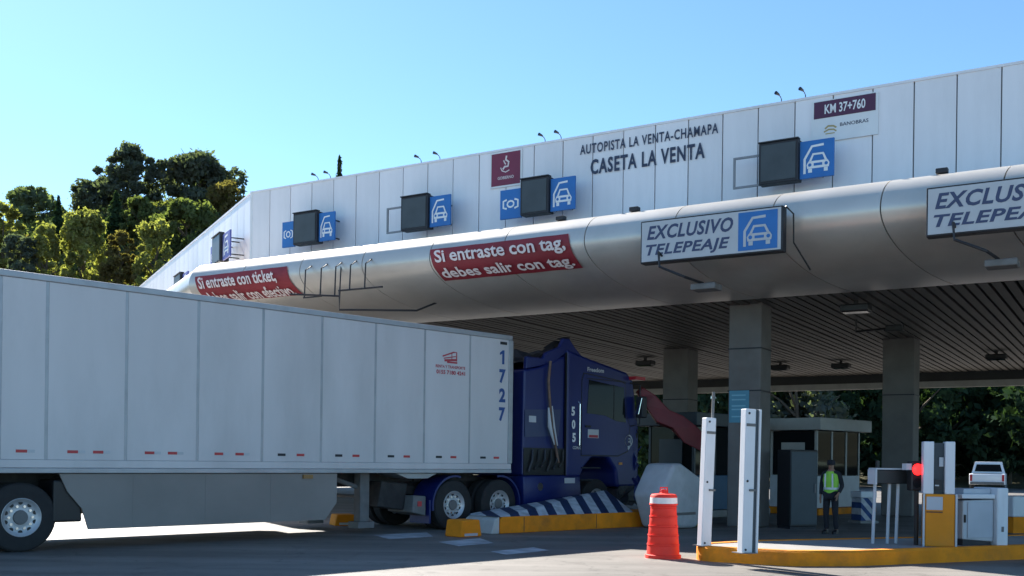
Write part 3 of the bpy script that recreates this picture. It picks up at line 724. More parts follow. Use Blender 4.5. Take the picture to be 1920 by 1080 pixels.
MB().box(-12.2, -9.25, 0.5, 2.1, 0.62, ZB - 0.28).build('bogie', M_frame, tr)
MB().prism([(-9.62, 0.42), (-9.18, 0.42), (-9.20, 0.95), (-9.45, 1.06), (-9.62, 1.06)], 0.06, 0.62).build('mud_guard', M_black, tr, bevel=0.03)
for y in (0.45, WID - 0.45):
    g = MB().box(-3.72, -3.50, y - 0.1, y + 0.1, 0.22, ZB).build('landing_leg', M_grey, tr, bevel=0.012)
    MB().box(-3.80, -3.42, y - 0.16, y + 0.16, 0.10, 0.22).build('foot_plate', M_grey, g)
    MB().tube([(-3.6, y, 0.85), (-4.45, y + (0.2 if y < 1 else -0.2), ZB - 0.02)], 0.045, 8).build('brace', M_grey, tr)
MB().tube([(-3.6, 0.4, 0.70), (-3.6, WID - 0.4, 0.70)], 0.035, 8).build('cross_shaft', M_grey, tr)
MB().prism([(-3.3, 0.5), (-2.65, 0.42), (-2.55, 0.95), (-3.2, 1.0)], 0.35, 0.9).build('tool_box', M_frame, tr, bevel=0.02)
MB().prism([(-3.05, ZB - 0.01), (-2.0, ZB - 0.01), (-2.25, ZB - 0.11), (-2.75, ZB - 0.11)], 0.1, WID - 0.1).build('kingpin_plate', M_trail2, tr)

# ------------------------------------------------------------------ tractor unit
tk = thing('truck_tractor', 'dark blue damaged truck cab numbered 505 wedged under the canopy', 'truck', TM)
CW = 2.5
# chassis
for y in (0.75, 1.7): MB().box(-2.6, 3.6, y, y + 0.12, 0.72, 0.98).build('chassis_rail', M_frame, tk)
MB().box(-2.1, 0.2, 0.7, 1.9, 0.98, 1.10).build('fifth_wheel', M_frame, tk)
for ax in (-1.57, -0.27):
    for yy, sd in ((0.18, -1), (0.50, -1), (CW - 0.18, 1), (CW - 0.50, 1)): make_wheel(tk, ax, yy, 0.51, 0.27, 'alu', sd)
    MB().tube([(ax, 0.3, 0.51), (ax, CW - 0.3, 0.51)], 0.08, 10).build('axle', M_frame, tk)
for yy, sd in ((0.22, -1), (CW - 0.22, 1)): make_wheel(tk, 2.95, yy, 0.51, 0.30, 'alu', sd)
MB().tube([(2.95, 0.3, 0.51), (2.95, CW - 0.3, 0.51)], 0.06, 10).build('axle', M_frame, tk)
# quarter fenders over the drive wheels
def arc_fender(cx, r0, r1, a0, a1, y0, y1, name, m):
    b = MB(); n = 12; ring = []
    pts = [(cx + r0 * math.cos(math.radians(a0 + (a1 - a0) * k / n)), 0.51 + r0 * math.sin(math.radians(a0 + (a1 - a0) * k / n))) for k in range(n + 1)]
    pts += [(cx + r1 * math.cos(math.radians(a1 - (a1 - a0) * k / n)), 0.51 + r1 * math.sin(math.radians(a1 - (a1 - a0) * k / n))) for k in range(n + 1)]
    for k in range(n):
        qd = [pts[k], pts[k + 1], pts[2 * n - k], pts[2 * n + 1 - k]]
        v = [(p[0], y0, p[1]) for p in qd] + [(p[0], y1, p[1]) for p in qd]
        b.add(v, [(0, 1, 2, 3), (4, 5, 6, 7), (0, 1, 5, 4), (2, 3, 7, 6)])
    return b.build(name, m, tk, recalc=True, smooth=True)
arc_fender(-1.57, 0.57, 0.61, 75, 190, 0.02, 0.66, 'wheel_fender', M_cab)
arc_fender(-0.27, 0.57, 0.61, -5, 100, 0.02, 0.66, 'wheel_fender', M_cab)
MB().box(-2.23, -2.19, 0.05, 0.66, 0.15, 0.62).build('mud_flap', M_cab, tk)
MB().prism([(-2.62, 0.38), (-2.28, 0.30), (-2.28, 0.70), (-2.60, 0.72)], 0.1, 0.9).build('rear_light_bar', M_grey, tk, bevel=0.02)
MB().box(-2.50, -2.40, 0.085, 0.099, 0.5, 0.6).build('tail_lamp', M_redtape, tk)
# sleeper and cab bodies
def body(prof_, y0, y1, name, m, bev=0.05, parent=tk):
    return MB().prism(prof_, y0, y1).build(name, m, parent, bevel=bev, seg=3)
slp = body([(0.42, 1.10), (1.75, 1.10), (1.76, 3.82), (1.50, 3.74), (0.95, 3.52), (0.44, 3.42)], 0.05, CW - 0.05, 'sleeper', M_cab)
cabb = body([(1.78, 1.05), (2.28, 1.05), (2.42, 1.30), (2.70, 1.52), (3.25, 1.52), (3.55, 1.22), (3.62, 0.82), (4.34, 0.82), (4.44, 1.15), (4.44, 2.20), (4.20, 3.40), (3.95, 3.60), (2.6, 3.82), (1.78, 3.98)], 0.0, CW, 'cab', M_cab, 0.07)
# torn roof fairing: two raised side cheeks and a folded skin
fair = MB().prism([(0.50, 3.44), (1.0, 3.55), (1.42, 3.66), (1.80, 3.90), (2.45, 3.80), (2.10, 4.05), (1.92, 4.23), (1.72, 4.22), (1.60, 4.02), (1.15, 3.86), (1.05, 3.72), (0.52, 3.72)], 0.06, 0.16).build('roof_fairing', M_cab, tk, bevel=0.02)
MB().prism([(0.50, 3.40), (1.0, 3.50), (1.42, 3.60), (1.80, 3.85), (2.45, 3.75), (2.0, 3.98), (1.60, 3.90), (1.15, 3.75), (0.52, 3.62)], CW - 0.16, CW - 0.06).build('roof_fairing', M_cab, tk, bevel=0.02)
rb = random.Random(3)
b = MB(); n = 9; m_ = 7; vs_ = []
for i in range(n):
    x = 0.7 + 1.45 * i / (n - 1)
    for j in range(m_):
        y = 0.17 + (CW - 0.34) * j / (m_ - 1)
        base = 3.60 + 0.42 * max(0, 1 - abs(x - 1.85) / 0.75)
        vs_.append((x + rb.uniform(-.05, .05), y, base + rb.uniform(-0.07, 0.09)))
b.add(vs_, [(i * m_ + j, i * m_ + j + 1, (i + 1) * m_ + j + 1, (i + 1) * m_ + j) for i in range(n - 1) for j in range(m_ - 1)])
o_ = b.build('torn_roof_skin', M_cabd, tk, recalc=False); sm = o_.modifiers.new('thickness', 'SOLIDIFY'); sm.thickness = 0.03
b = MB()
for (x, y, z, dx, dz) in ((1.25, 0.12, 3.85, .28, .16), (1.55, 0.3, 3.98, .42, .22), (0.9, 0.1, 3.72, .25, .12), (1.72, 0.08, 4.18, .30, .10)):
    b.add([(x, y, z), (x + dx, y + .05, z + dz), (x + dx * .8, y + .2, z + dz * 1.1), (x - .05, y + .22, z + .03), (x + dx * .4, y + .1, z - .08)], [(0, 1, 2, 3), (0, 4, 1)])
b.build('torn_scraps', M_black, tk, recalc=False)
# door with window
door = MB().prism([(2.30, 1.58), (3.62, 1.58), (3.98, 1.70), (4.05, 2.3), (3.92, 2.55), (3.86, 3.30), (3.7, 3.36), (2.36, 3.46), (2.30, 3.3)], -0.014, 0.0, 'xz').build('door', M_cab, tk, bevel=0.006)
MB().prism([(2.46, 2.55), (3.10, 2.52), (3.55, 2.40), (3.90, 2.38), (3.80, 3.22), (2.52, 3.33)], -0.022, -0.0145).build('window_pane', M_glass, door)
MB().box(2.40, 2.58, -0.05, -0.0145, 2.22, 2.27).build('handle', M_dark, door, bevel=0.01)
MB().prism([(2.275, 1.555), (3.63, 1.555), (4.005, 1.68), (4.08, 2.3), (3.945, 2.56), (3.885, 3.32), (3.71, 3.385), (2.34, 3.487), (2.275, 3.31)], -0.004, 0.002).build('door_gap', M_black, tk)
MB().tube([(2.18, 0.0, 1.75), (2.18, -0.05, 1.80), (2.18, -0.05, 2.75), (2.18, 0.0, 2.80)], 0.014, 6).build('grab_rail', M_chrome, tk)
MB().box(1.765, 1.775, -0.002, 0.06, 1.1, 3.9).build('cab_gap', M_black, tk)
MB().box(2.44, 3.88, -0.028, -0.0225, 3.345, 3.365).build('window_trim', M_dark, tk)
for xx in (3.42, ): MB().box(xx, xx + 0.02, -0.026, -0.0225, 2.44, 3.27).build('window_divider', M_dark, tk)
for k in range(4): MB().box(4.442, 4.456, 0.5, CW - 0.5, 1.3 + k * 0.18, 1.38 + k * 0.18).build('grille_slat', M_cabd, tk)
MB().box(3.66, 3.78, -0.018, 0.002, 1.36, 1.42).build('side_marker', mat('lamp_amber_cab', (0.5, 0.2, 0.03), 0.4), tk)
MB().lathe([(0, -0.012), (0.09, -0.010), (0.09, 0.01)], 16, 'y', T(0.95, 0.02, 0.86)).build('fuel_cap', M_chrome, tk)
for k in range(5): MB().lathe([(0, 0.06), (0.03, 0.05), (0.04, 0.0)], 8, 'z', T(3.85 - 0.02 * abs(k - 2), 0.35 + 0.45 * k, 3.66)).build('roof_lamp', M_redtape, tk)
for zz in (1.30, 1.02): MB().box(2.3, 2.95 if zz > 1.2 else 2.7, -0.03, 0.06, zz - 0.03, zz).build('step', M_dark, tk)
for i, ch in enumerate('505'):
    zc = 2.58 - i * 0.30
    text_box('lettering', ch, M_white, tk, 1.92 + 0.02 * i, 2.04 + 0.02 * i, zc - 0.11, zc + 0.10, -0.018, 0.045)
text_box('lettering', 'CDMX', M_signface, tk, 1.98, 2.26, 1.71, 1.78, -0.018, 0.03)
text_box('lettering', 'Freedom', M_signface, tk, 2.46, 3.05, 3.52, 3.62, -0.018, 0.03)
pl = MB().box(2.50, 2.88, -0.026, -0.0145, 1.98, 2.18).build('permit_sticker', M_signface, tk)
MB().box(2.53, 2.85, -0.030, -0.0265, 1.99, 2.05).build('permit_stripe', M_tred, pl)
b = MB().lathe([(0.12, -0.010), (0.15, -0.010), (0.15, 0.0), (0.12, 0.0), (0.12, -0.010)], 20, 'y', T(4.02, -0.004, 1.94))
b.strip([(3.95, 1.86), (3.97, 1.98), (4.07, 2.0), (4.09, 1.87)], 0.035, -0.012); b.strip([(3.97, 1.92), (4.08, 1.92)], 0.03, -0.012)
b.build('round_emblem', M_signface, tk)
MB().prism([(3.95, 1.80), (4.10, 1.80), (4.02, 1.72)], -0.01, 0.0).build('emblem_tip', M_signface, tk)
# sleeper details
pn = MB().prism([(0.46, 1.95), (1.55, 2.0), (1.62, 2.6), (0.46, 2.55)], 0.030, 0.049).build('side_panel', mat('cab_grey_blue', (0.035, 0.05, 0.12), 0.4), tk)
MB().box(0.58, 0.80, 0.02, 0.03, 2.28, 2.42).build('sticker', M_signface, tk)
MB().tube([(1.20, -0.02, 3.66), (1.13, -0.03, 3.2), (1.20, -0.03, 2.6), (1.36, -0.03, 1.85), (1.50, -0.02, 1.4)], 0.03, 8).build('bent_exhaust_pipe', M_rust, tk, smooth=True)
MB().tube([(1.12, -0.05, 2.62), (1.16, -0.06, 2.2), (1.32, -0.06, 1.80)], [0.02, 0.05, 0.012], 8).build('loose_trim', M_signface, tk, smooth=True)
MB().tube([(1.24, -0.05, 2.66), (1.30, -0.06, 2.2), (1.42, -0.06, 1.78)], [0.012, 0.026, 0.012], 8).build('loose_trim', M_signface, tk, smooth=True)
MB().box(0.44, 1.74, 0.028, 0.049, 1.12, 1.72).build('equipment_bay', M_black, tk)
for k in range(6):
    x = 0.55 + k * 0.2; MB().tube([(x, 0.0, 1.2 + .05 * (k % 3)), (x + .1, -0.02, 1.45), (x + .15, 0.02, 1.68)], 0.03, 6).build('air_hose', M_frame if k % 2 else M_cabd, tk)
MB().prism([(0.42, 1.10), (2.30, 1.12), (2.36, 0.50), (2.2, 0.42), (0.45, 0.42)], 0.02, 0.60).build('tank_fairing', M_cab, tk, bevel=0.04, smooth=True)
MB().box(1.75, 2.10, 0.008, 0.019, 0.93, 1.05).build('fairing_plate', M_signface, tk)
# front: windscreen, bumper, lamp, mirror
MB().prism([(4.449, 2.28), (4.452, 2.28), (4.215, 3.36), (4.21, 3.36)], 0.15, CW - 0.15).build('windscreen', M_glass, tk)
MB().prism([(3.70, 0.45), (4.48, 0.45), (4.52, 0.80), (3.66, 0.80)], 0.02, CW - 0.02).build('bumper', M_cabd, tk, bevel=0.04)
MB().box(4.30, 4.47, 0.06, 0.5, 1.05, 1.35).build('head_lamp', M_cabinet, tk, bevel=0.02)
MB().tube([(4.05, 0.0, 3.35), (4.22, -0.18, 3.30), (4.22, -0.18, 2.35), (4.10, 0.0, 2.30)], 0.02, 6).build('mirror_arm', M_dark, tk)
mr_ = MB().box(4.16, 4.34, -0.32, -0.10, 2.50, 3.02).build('mirror', M_cabd, tk, bevel=0.03)
mg = MB().box(-0.09, 0.09, -0.004, 0.004, -0.2, 0.2).build('mirror_glass', M_mirrorg, mr_, T(4.14, -0.21, 2.78) @ Matrix.Rotation(math.radians(62), 4, 'Z') @ Matrix.Rotation(math.radians(12), 4, 'X'))
MB().box(4.02, 4.40, -0.2, 0.3, 3.42, 3.50).build('sun_visor', M_redtape, tk)
MB().lathe([(0, 0), (0.06, 0.01), (0.06, 0.05), (0, 0.06)], 12, 'y', T(2.95, 0.02, 0.51)).build('hub_cap', M_chrome, tk)

def crumple(name, x0, x1, z0, z1, y0, y1, m, n, amp, seed):
    q = random.Random(seed); b = MB(); k = n + 1; vs_ = []
    for i in range(k):
        for j in range(k):
            u, w = i / n, j / n
            vs_.append((x0 + (x1 - x0) * u + q.uniform(-amp, amp), y0 + (y1 - y0) * u * u + q.uniform(-amp, amp), z0 + (z1 - z0) * w + q.uniform(-amp, amp) * 1.2))
    b.add(vs_, [(i * k + j, i * k + j + 1, (i + 1) * k + j + 1, (i + 1) * k + j) for i in range(n) for j in range(n) if not (i == n - 1 and q.random() < 0.45)])
    o_ = b.build(name, m, tk, recalc=False); o_.modifiers.new('thickness', 'SOLIDIFY').thickness = 0.02
    return o_
crumple('crumpled_nose', 4.25, 4.85, 0.55, 1.75, 0.0, 0.5, M_cab, 6, 0.07, 5)
crumple('crumpled_grille', 4.42, 4.95, 0.7, 2.2, 0.35, 1.6, M_cabd, 7, 0.10, 8)
crumple('torn_panel', 4.30, 4.75, 1.75, 2.5, 0.05, 0.7, M_black, 5, 0.09, 11)
crumple('torn_bumper', 3.6, 4.6, 0.42, 0.85, -0.03, 0.15, M_cabd, 6, 0.05, 14)
# red fallen boom, barrier, yellow-green piece ahead of the cab
def oriented_beam(name, label, cat, p0, p1, w, h, m, group=None):
    p0, p1 = Vector(p0), Vector(p1); d = p1 - p0; L = d.length; d.normalize()
    s = d.cross(Vector((0, 0, 1))).normalized(); u = s.cross(d)
    o = thing(name, label, cat, T(*p1) )
    b = MB()
    R = Matrix((( d.x, s.x, u.x, 0), (d.y, s.y, u.y, 0), (d.z, s.z, u.z, 0), (0, 0, 0, 1)))
    return o, R, L
pA = at_depth(1196, 735, 25.6); pB = at_depth(1318, 838, 25.6)
o, R_, L_ = oriented_beam('fallen_gate_beam', 'dark red fallen beam slanting down in front of the truck cab', 'beam', pA, pB, 0, 0, M_redbeam)
b = MB(); rr = [[R_ @ Vector((p[0] + rb.uniform(-.05, .05), p[1] + rb.uniform(-.04, .04), p[2] + dz_ + rb.uniform(-.05, .05))) for p in ((x, -0.12 * k, -0.20 * k), (x, 0.12 * k, -0.20 * k), (x, 0.12 * k, 0.20 * k), (x, -0.12 * k, 0.20 * k))] for x, k, dz_ in ((-L_, .55, .06), (-L_ * .82, .9, .0), (-L_ * .6, 1.1, -.05), (-L_ * .4, 1.0, .03), (-L_ * .2, 1.15, 0), (0, .7, .05))]
b.loft(rr).build('beam_body', M_redbeam, o, bevel=0.02)
MB().tube([R_ @ Vector((-L_ * .9, -0.14, 0.12)), R_ @ Vector((-0.1, -0.14, 0.05))], 0.03, 6).build('beam_pipe', M_dark, o)
pg = on_z(1262, 1003, 0.0)
MB().tube([(0, 0, 0.0), (0.03, 0.0, -pB.z + 0.0)], 0.07, 8).build('stub_post', M_dark, o)
pc_ = on_z(1245, 992, 0.0)
bar = thing('tilted_barrier', 'tilted grey concrete barrier block in front of the truck, behind the red barrel', 'barrier', frame(pc_, FW))
W1 = pc_.y / F
MB().prism([(-0.10, 0.02), (0.85, 0.0), (1.18, 0.25), (1.32, 0.98), (0.30, 1.42), (0.02, 1.40), (-0.42, 0.75)], -0.25, 0.55).build('block', M_barrier, bar, bevel=0.10, seg=4, smooth=True)
MB().box(-0.02, 0.8, -0.256, -0.2505, 0.3, 0.36).build('groove', M_conc, bar)
pc2 = at_depth(1285, 905, pc_.y + 1.3)
yg = thing('crash_cushion', 'crumpled yellow green plastic piece behind the tilted barrier', 'debris', T(pc2.x, pc2.y, 0.0))
b = MB(); vs_ = []
for i in range(6):
    for j in range(5): vs_.append((-0.45 + 0.18 * i + rb.uniform(-.04, .04), rb.uniform(-.12, .12) + 0.1 * j, 0.0 + (pc2.z + 0.35) * (j / 4) * (1 - 0.09 * i) + rb.uniform(-.03, .03) * j))
b.add(vs_, [(i * 5 + j, i * 5 + j + 1, (i + 1) * 5 + j + 1, (i + 1) * 5 + j) for i in range(5) for j in range(4)])
y_ = b.build('folded_skin', M_ygreen, yg, recalc=False); y_.modifiers.new('thickness', 'SOLIDIFY').thickness = 0.05

# ------------------------------------------------------------------ striped island nose, yellow blocks
A = on_z(938, 1001, 0); B = on_z(1215, 987, 0); dI = (B - A).normalized()
isl = thing('striped_island', 'toll island nose with yellow kerb and blue and white diagonal stripes beside the truck', 'traffic island', frame(A, dI))
LI = (B - A).length + 1.0
MB().prism([(0.0, 0.0), (LI, 0.0), (LI, 0.33), (0.06, 0.33), (0.0, 0.25)], 0.0, 0.95).build('kerb', M_yellow, isl, bevel=0.02)
MB().prism([(-0.22, 0.0), (-0.003, 0.0), (-0.003, 0.34), (-0.12, 0.27)], 0.02, 0.93).build('kerb_end', M_ywhite, isl, bevel=0.02)
b = MB(); x0, x1 = -0.06, 3.9
v = [(x0, 0.02, 0.331), (x1, 0.02, 0.331), (x1 + 0.4, 0.93, 0.331), (x0, 0.93, 0.331), (x0 + .1, 0.93, 0.36), (x1 + 0.1, 0.93, 0.78), (x1 + 0.02, 0.925, 0.779), (x0 + .1, 0.925, 0.36)]
b.add(v, [(0, 1, 6, 7), (7, 6, 5, 4), (1, 2, 5, 6), (3, 0, 7, 4), (2, 3, 4, 5), (0, 3, 2, 1)])
b.build('striped_ramp', M_stripe, isl, recalc=True)
for x in (0.62, 2.7): MB().box(x, x + 0.012, -0.004, -0.0005, 0.02, 0.31).build('kerb_joint', M_dark, isl)
def yblock(px, pyb, w, h, dpt, label, rot=0.0):
    p = on_z(px, pyb, 0); o = thing('yellow_block', label, 'kerb block', frame(p, dI) @ Matrix.Rotation(rot, 4, 'Z'), 'loose yellow kerb blocks')
    MB().prism([(-w / 2, 0), (w / 2, 0), (w / 2 - .06, h), (-w / 2 + .05, h)], 0, dpt).build('block', M_yellow, o, bevel=0.03)
    MB().box(-w / 2 + 0.1, w / 2 - 0.12, -0.004, 0.001, 0.02, 0.07).build('chipped_patch', M_barrier, o)
yblock(884, 1007, 0.55, 0.32, 0.45, 'worn yellow kerb block in front of the drive wheel', 0.06)
yblock(650, 986, 0.52, 0.24, 0.5, 'low yellow kerb block seen under the trailer by its landing leg', -0.3)

# ------------------------------------------------------------------ right island
P1 = on_z(1288, 1050, 0); P2 = on_z(1500, 1063, 0); P3 = on_z(1985, 1046, 0)
ri = thing('toll_island', 'raised yellow kerbed island in the right foreground carrying posts and cabinets', 'traffic island', T(P1.x, P1.y, 0))
back = Vector((0.62, 0.78, 0))
poly = []
N_ = 7
for k in range(N_):                                     # rounded nose
    a = k / (N_ - 1); q = (1 - a) ** 2 * Vector((P1.x + .35, P1.y + 0.55, 0)) + 2 * a * (1 - a) * Vector((P1.x - 0.12, P1.y - 0.15, 0)) + a * a * Vector((P1.x + 0.55, P1.y - 0.35, 0)); poly.append(q)
Pm = on_z(1480, 1062, 0)
poly += [Pm, on_z(1600, 1062, 0)]
e1 = Vector((P3.x, P3.y, 0)); poly += [e1, e1 + Vector((3.0, 1.4, 0)), e1 + Vector((1.9, 2.8, 0)), Vector((P1.x + 1.3, P1.y + 1.25, 0))]
def inset(pl, d):
    c = sum(pl, Vector()) / len(pl); out = []
    n = len(pl)
    for i in range(n):
        a, bq, c_ = pl[i - 1], pl[i], pl[(i + 1) % n]
        e = (bq - a).normalized(); g = (c_ - bq).normalized()
        n1 = Vector((-e.y, e.x, 0)); n2 = Vector((-g.y, g.x, 0)); m = (n1 + n2).normalized()
        out.append(bq + m * d / max(0.4, m.dot(n1)))
    return out
area = sum(poly[i - 1].x * poly[i].y - poly[i].x * poly[i - 1].y for i in range(len(poly)))
if area < 0: poly = poly[::-1]
HI = 0.22
b = MB(); n = len(poly); ins = inset(poly, 0.16)
rings = [[Vector((p.x, p.y, 0)) for p in poly], [Vector((p.x, p.y, HI - 0.03)) for p in poly], [Vector((p.x, p.y, HI)) for p in inset(poly, 0.03)], [Vector((p.x, p.y, HI)) for p in ins], [Vector((p.x, p.y, HI - .05)) for p in ins]]
b.loft(rings, cap=False).build('kerb', M_yellow, ri, world=True, smooth=True)
b = MB(); top = [Vector((p.x, p.y, HI - 0.012)) for p in inset(poly, 0.155)]
b.add(top, [tuple(range(n))]); b.build('island_top', M_ytop, ri, world=True)
def on_isl(px, py): return on_z(px, py, HI - 0.012)
# white posts
def post(px, pyb, h, w, label, strip=False, lean=0.0):
    p = on_isl(px, pyb); M = frame(p, (0.9, 0.43, 0)) @ Matrix.Rotation(lean, 4, 'Y')
    o = thing('guide_post', label, 'post', M, 'white posts on the island nose')
    MB().box(-w / 2, w / 2, -0.06, 0.06, 0, h).build('post_body', M_post, o, bevel=0.012)
    MB().box(-w / 2 - .05, w / 2 + .05, -0.11, 0.11, 0.0, 0.012).build('base_plate', M_grey, o)
    MB().box(-w / 2 + .01, w / 2 - .01, -0.066, -0.0605, h - 0.24, h - 0.20).build('clamp', M_grey, o)
    MB().box(0.0, w / 2 + 0.02, -0.08, -0.061, h * .43, h * .43 + 0.03).build('latch', M_grey, o)
    for z in (0.05, h * .5, h - 0.06):
        MB().lathe([(0, -0.072), (0.016, -0.07), (0.016, -0.06), (0, -0.06)], 8, 'y', T(-w * .2, 0, z)).build('bolt', M_dark, o)
    return o, w
o, w = post(1320, 1024, 1.90, 0.175, 'white square post on the island nose beside the red barrel', lean=0.035)
MB().tube([(0.06, 0.0, 1.89), (0.06, 0, 2.29)], 0.022, 8).build('thin_rod', M_grey, o)
o, w = post(1396, 1037, 1.98, 0.17, 'white post pair with dark slot right of the plain white post', lean=0.02)
MB().box(w / 2 + 0.004, w / 2 + 0.05, -0.05, 0.05, 0.0, 1.975).build('dark_slot', M_booth, o)
MB().box(w / 2 + 0.052, w / 2 + 0.085, -0.07, 0.05, 0.0, 1.98).build('edge_profile', M_post, o)
# pay machine
p = on_isl(1758, 1024)
o = thing('pay_machine', 'yellow toll machine with two white uprights on the right island', 'toll machine', frame(p, (0.97, -0.24, 0)))
MB().box(-0.21, 0.22, -0.16, 0.20, 0, 0.80).build('cabinet', M_machine, o, bevel=0.02)
MB().box(-0.24, -0.212, -0.17, -0.13, 0, 0.80).build('side_trim', M_cabinet, o)
MB().box(0.222, 0.25, -0.17, -0.13, 0, 0.80).build('side_trim', M_cabinet, o)
MB().box(-0.19, 0.04, -0.172, -0.161, 0.56, 0.76).build('front_panel', M_machp, o)
MB().box(-0.19, 0.04, -0.172, -0.161, 0.52, 0.535).build('slot', M_black, o)
for x0, x1 in ((-0.235, -0.085), (0.075, 0.215)): MB().box(x0, x1, -0.13, 0.12, 0.80, 1.60).build('upright', M_post, o, bevel=0.012)
MB().box(-0.083, 0.073, -0.02, 0.08, 0.80, 1.58).build('dark_infill', M_booth, o)
MB().box(-0.0, 0.06, -0.06, -0.021, 1.22, 1.36).build('reader', M_cabinet, o); MB().box(-0.06, 0.04, -0.06, -0.021, 0.86, 1.02).build('reader_lens', M_black, o)
MB().box(-0.06, 0.0, -0.066, -0.0605, 0.92, 0.94).build('reader_label', M_signface, o)
# display board on legs
p = on_isl(1672, 1019)
o = thing('lane_display_board', 'black display board on three grey legs beside the red signal', 'display', frame(p, (0.98, 0.2, 0)))
for x in (-0.30, -0.05, 0.10): MB().tube([(x - .03, 0, 0), (x, 0, 0.98)], 0.026, 8).build('leg', M_cabinet, o)
MB().box(-0.33, 0.36, -0.10, 0.10, 0.94, 1.16).build('display_box', M_black, o, bevel=0.012)
MB().box(-0.35, 0.38, -0.11, 0.11, 1.161, 1.185).build('display_top', M_cabinet, o)
for x in (-0.365, 0.345): MB().box(x - 0.0, x + 0.03, -0.115, 0.11, 0.93, 1.16).build('display_end', M_cabinet, o)
MB().tube([(-0.25, 0.02, 1.18), (-0.25, 0.02, 1.30)], 0.03, 8).build('small_camera', M_black, o)
# red signal
p = on_isl(1716, 1022)
o = thing('traffic_signal', 'small traffic signal showing a round red light', 'traffic light', frame(p, (0.98, 0.2, 0)))
MB().tube([(0.03, 0.03, 0), (0.03, 0.03, 0.98)], 0.035, 8).build('pole', M_black, o)
MB().box(-0.09, 0.12, -0.02, 0.12, 0.84, 1.30).build('signal_head', M_black, o, bevel=0.02)
MB().lathe([(0, -0.055), (0.05, -0.05), (0.088, -0.03), (0.088, -0.018), (0, -0.018)], 20, 'y', T(0.01, 0, 1.17)).build('red_lamp', M_redlamp, o, smooth=True)
MB().lathe([(0, -0.035), (0.07, -0.03), (0.075, -0.018), (0, -0.018)], 20, 'y', T(0.01, 0, 0.96)).build('green_lamp', M_glass, o, smooth=True)
MB().box(-0.18, -0.09, -0.02, 0.10, 1.16, 1.26).build('bracket', M_cabinet, o)
# cabinet
p = on_isl(1838, 1022)
o = thing('control_cabinet', 'pale grey control cabinet with slatted door on the right island', 'cabinet', frame(p, (0.98, 0.2, 0)))
MB().prism([(-0.40, 0.10), (0.14, 0.06), (0.14, 0.72), (-0.40, 0.70)], -0.12, 0.4).build('body', M_cabinet, o, bevel=0.02)
MB().box(-0.44, 0.14, -0.16, 0.42, 0.73, 0.80).build('lid', M_post, o, bevel=0.01)
MB().box(-0.32, 0.12, -0.135, -0.121, 0.12, 0.68).build('door', M_machp, o, bevel=0.006)
MB().box(-0.38, -0.355, -0.145, -0.121, 0.36, 0.48).build('handle', M_black, o)
MB().box(0.145, 0.34, -0.2, 0.4, 0.0, 0.90).build('end_column', M_post, o, bevel=0.02)
MB().box(0.22, 0.26, -0.206, -0.2005, 0.22, 0.30).build('lock', M_grey, o)
MB().box(-0.34, 0.14, -0.05, 0.35, 0.80, 0.88).build('top_box', M_cabinet, o, bevel=0.01)
MB().box(-0.38, 0.10, -0.1, 0.35, 0.0, 0.10).build('plinth', M_dark, o)

# barrel
p = on_z(1243, 1046, 0)
o = thing('traffic_barrel', 'red orange plastic traffic barrel with white reflective band', 'traffic barrel', T(p.x, p.y, 0))
pr = [(0.0, 0.0), (0.27, 0.0), (0.27, 0.05), (0.245, 0.06)]
for k in range(5): pr += [(0.245 - .011 * k, 0.07 + .14 * k), (0.238 - .011 * k, 0.19 + .14 * k), (0.228 - .011 * k, 0.20 + .14 * k)]
pr += [(0.195, 0.80), (0.215, 0.80), (0.215, 0.82), (0.205, 0.82), (0.20, 0.93), (0.18, 0.96), (0.06, 0.975), (0.05, 1.0), (0.035, 1.03), (0.0, 1.035)]
MB().lathe(pr, 32).build('barrel_body', M_orange, o, smooth=True)
MB().lathe([(0.203, 0.822), (0.2075, 0.822), (0.2035, 0.91), (0.199, 0.91), (0.203, 0.822)], 32).build('white_band', M_refl, o, smooth=True)
for k in range(1, 6): MB().lathe([(0.245 - .011 * k - .004, 0.07 + .14 * k - 0.012), (0.256 - .011 * k, 0.07 + .14 * k - 0.012), (0.256 - .011 * k, 0.07 + .14 * k + .005), (0.245 - .011 * k - .004, 0.07 + .14 * k + .005), (0.245 - .011 * k - .004, 0.07 + .14 * k - 0.012)], 32).build('ridge', M_orange, o, smooth=True)
MB().tube([(-0.06, 0, 0.96), (-0.05, 0, 1.06), (0.05, 0, 1.06), (0.06, 0, 0.96)], 0.012, 6).build('handle', M_orange, o)

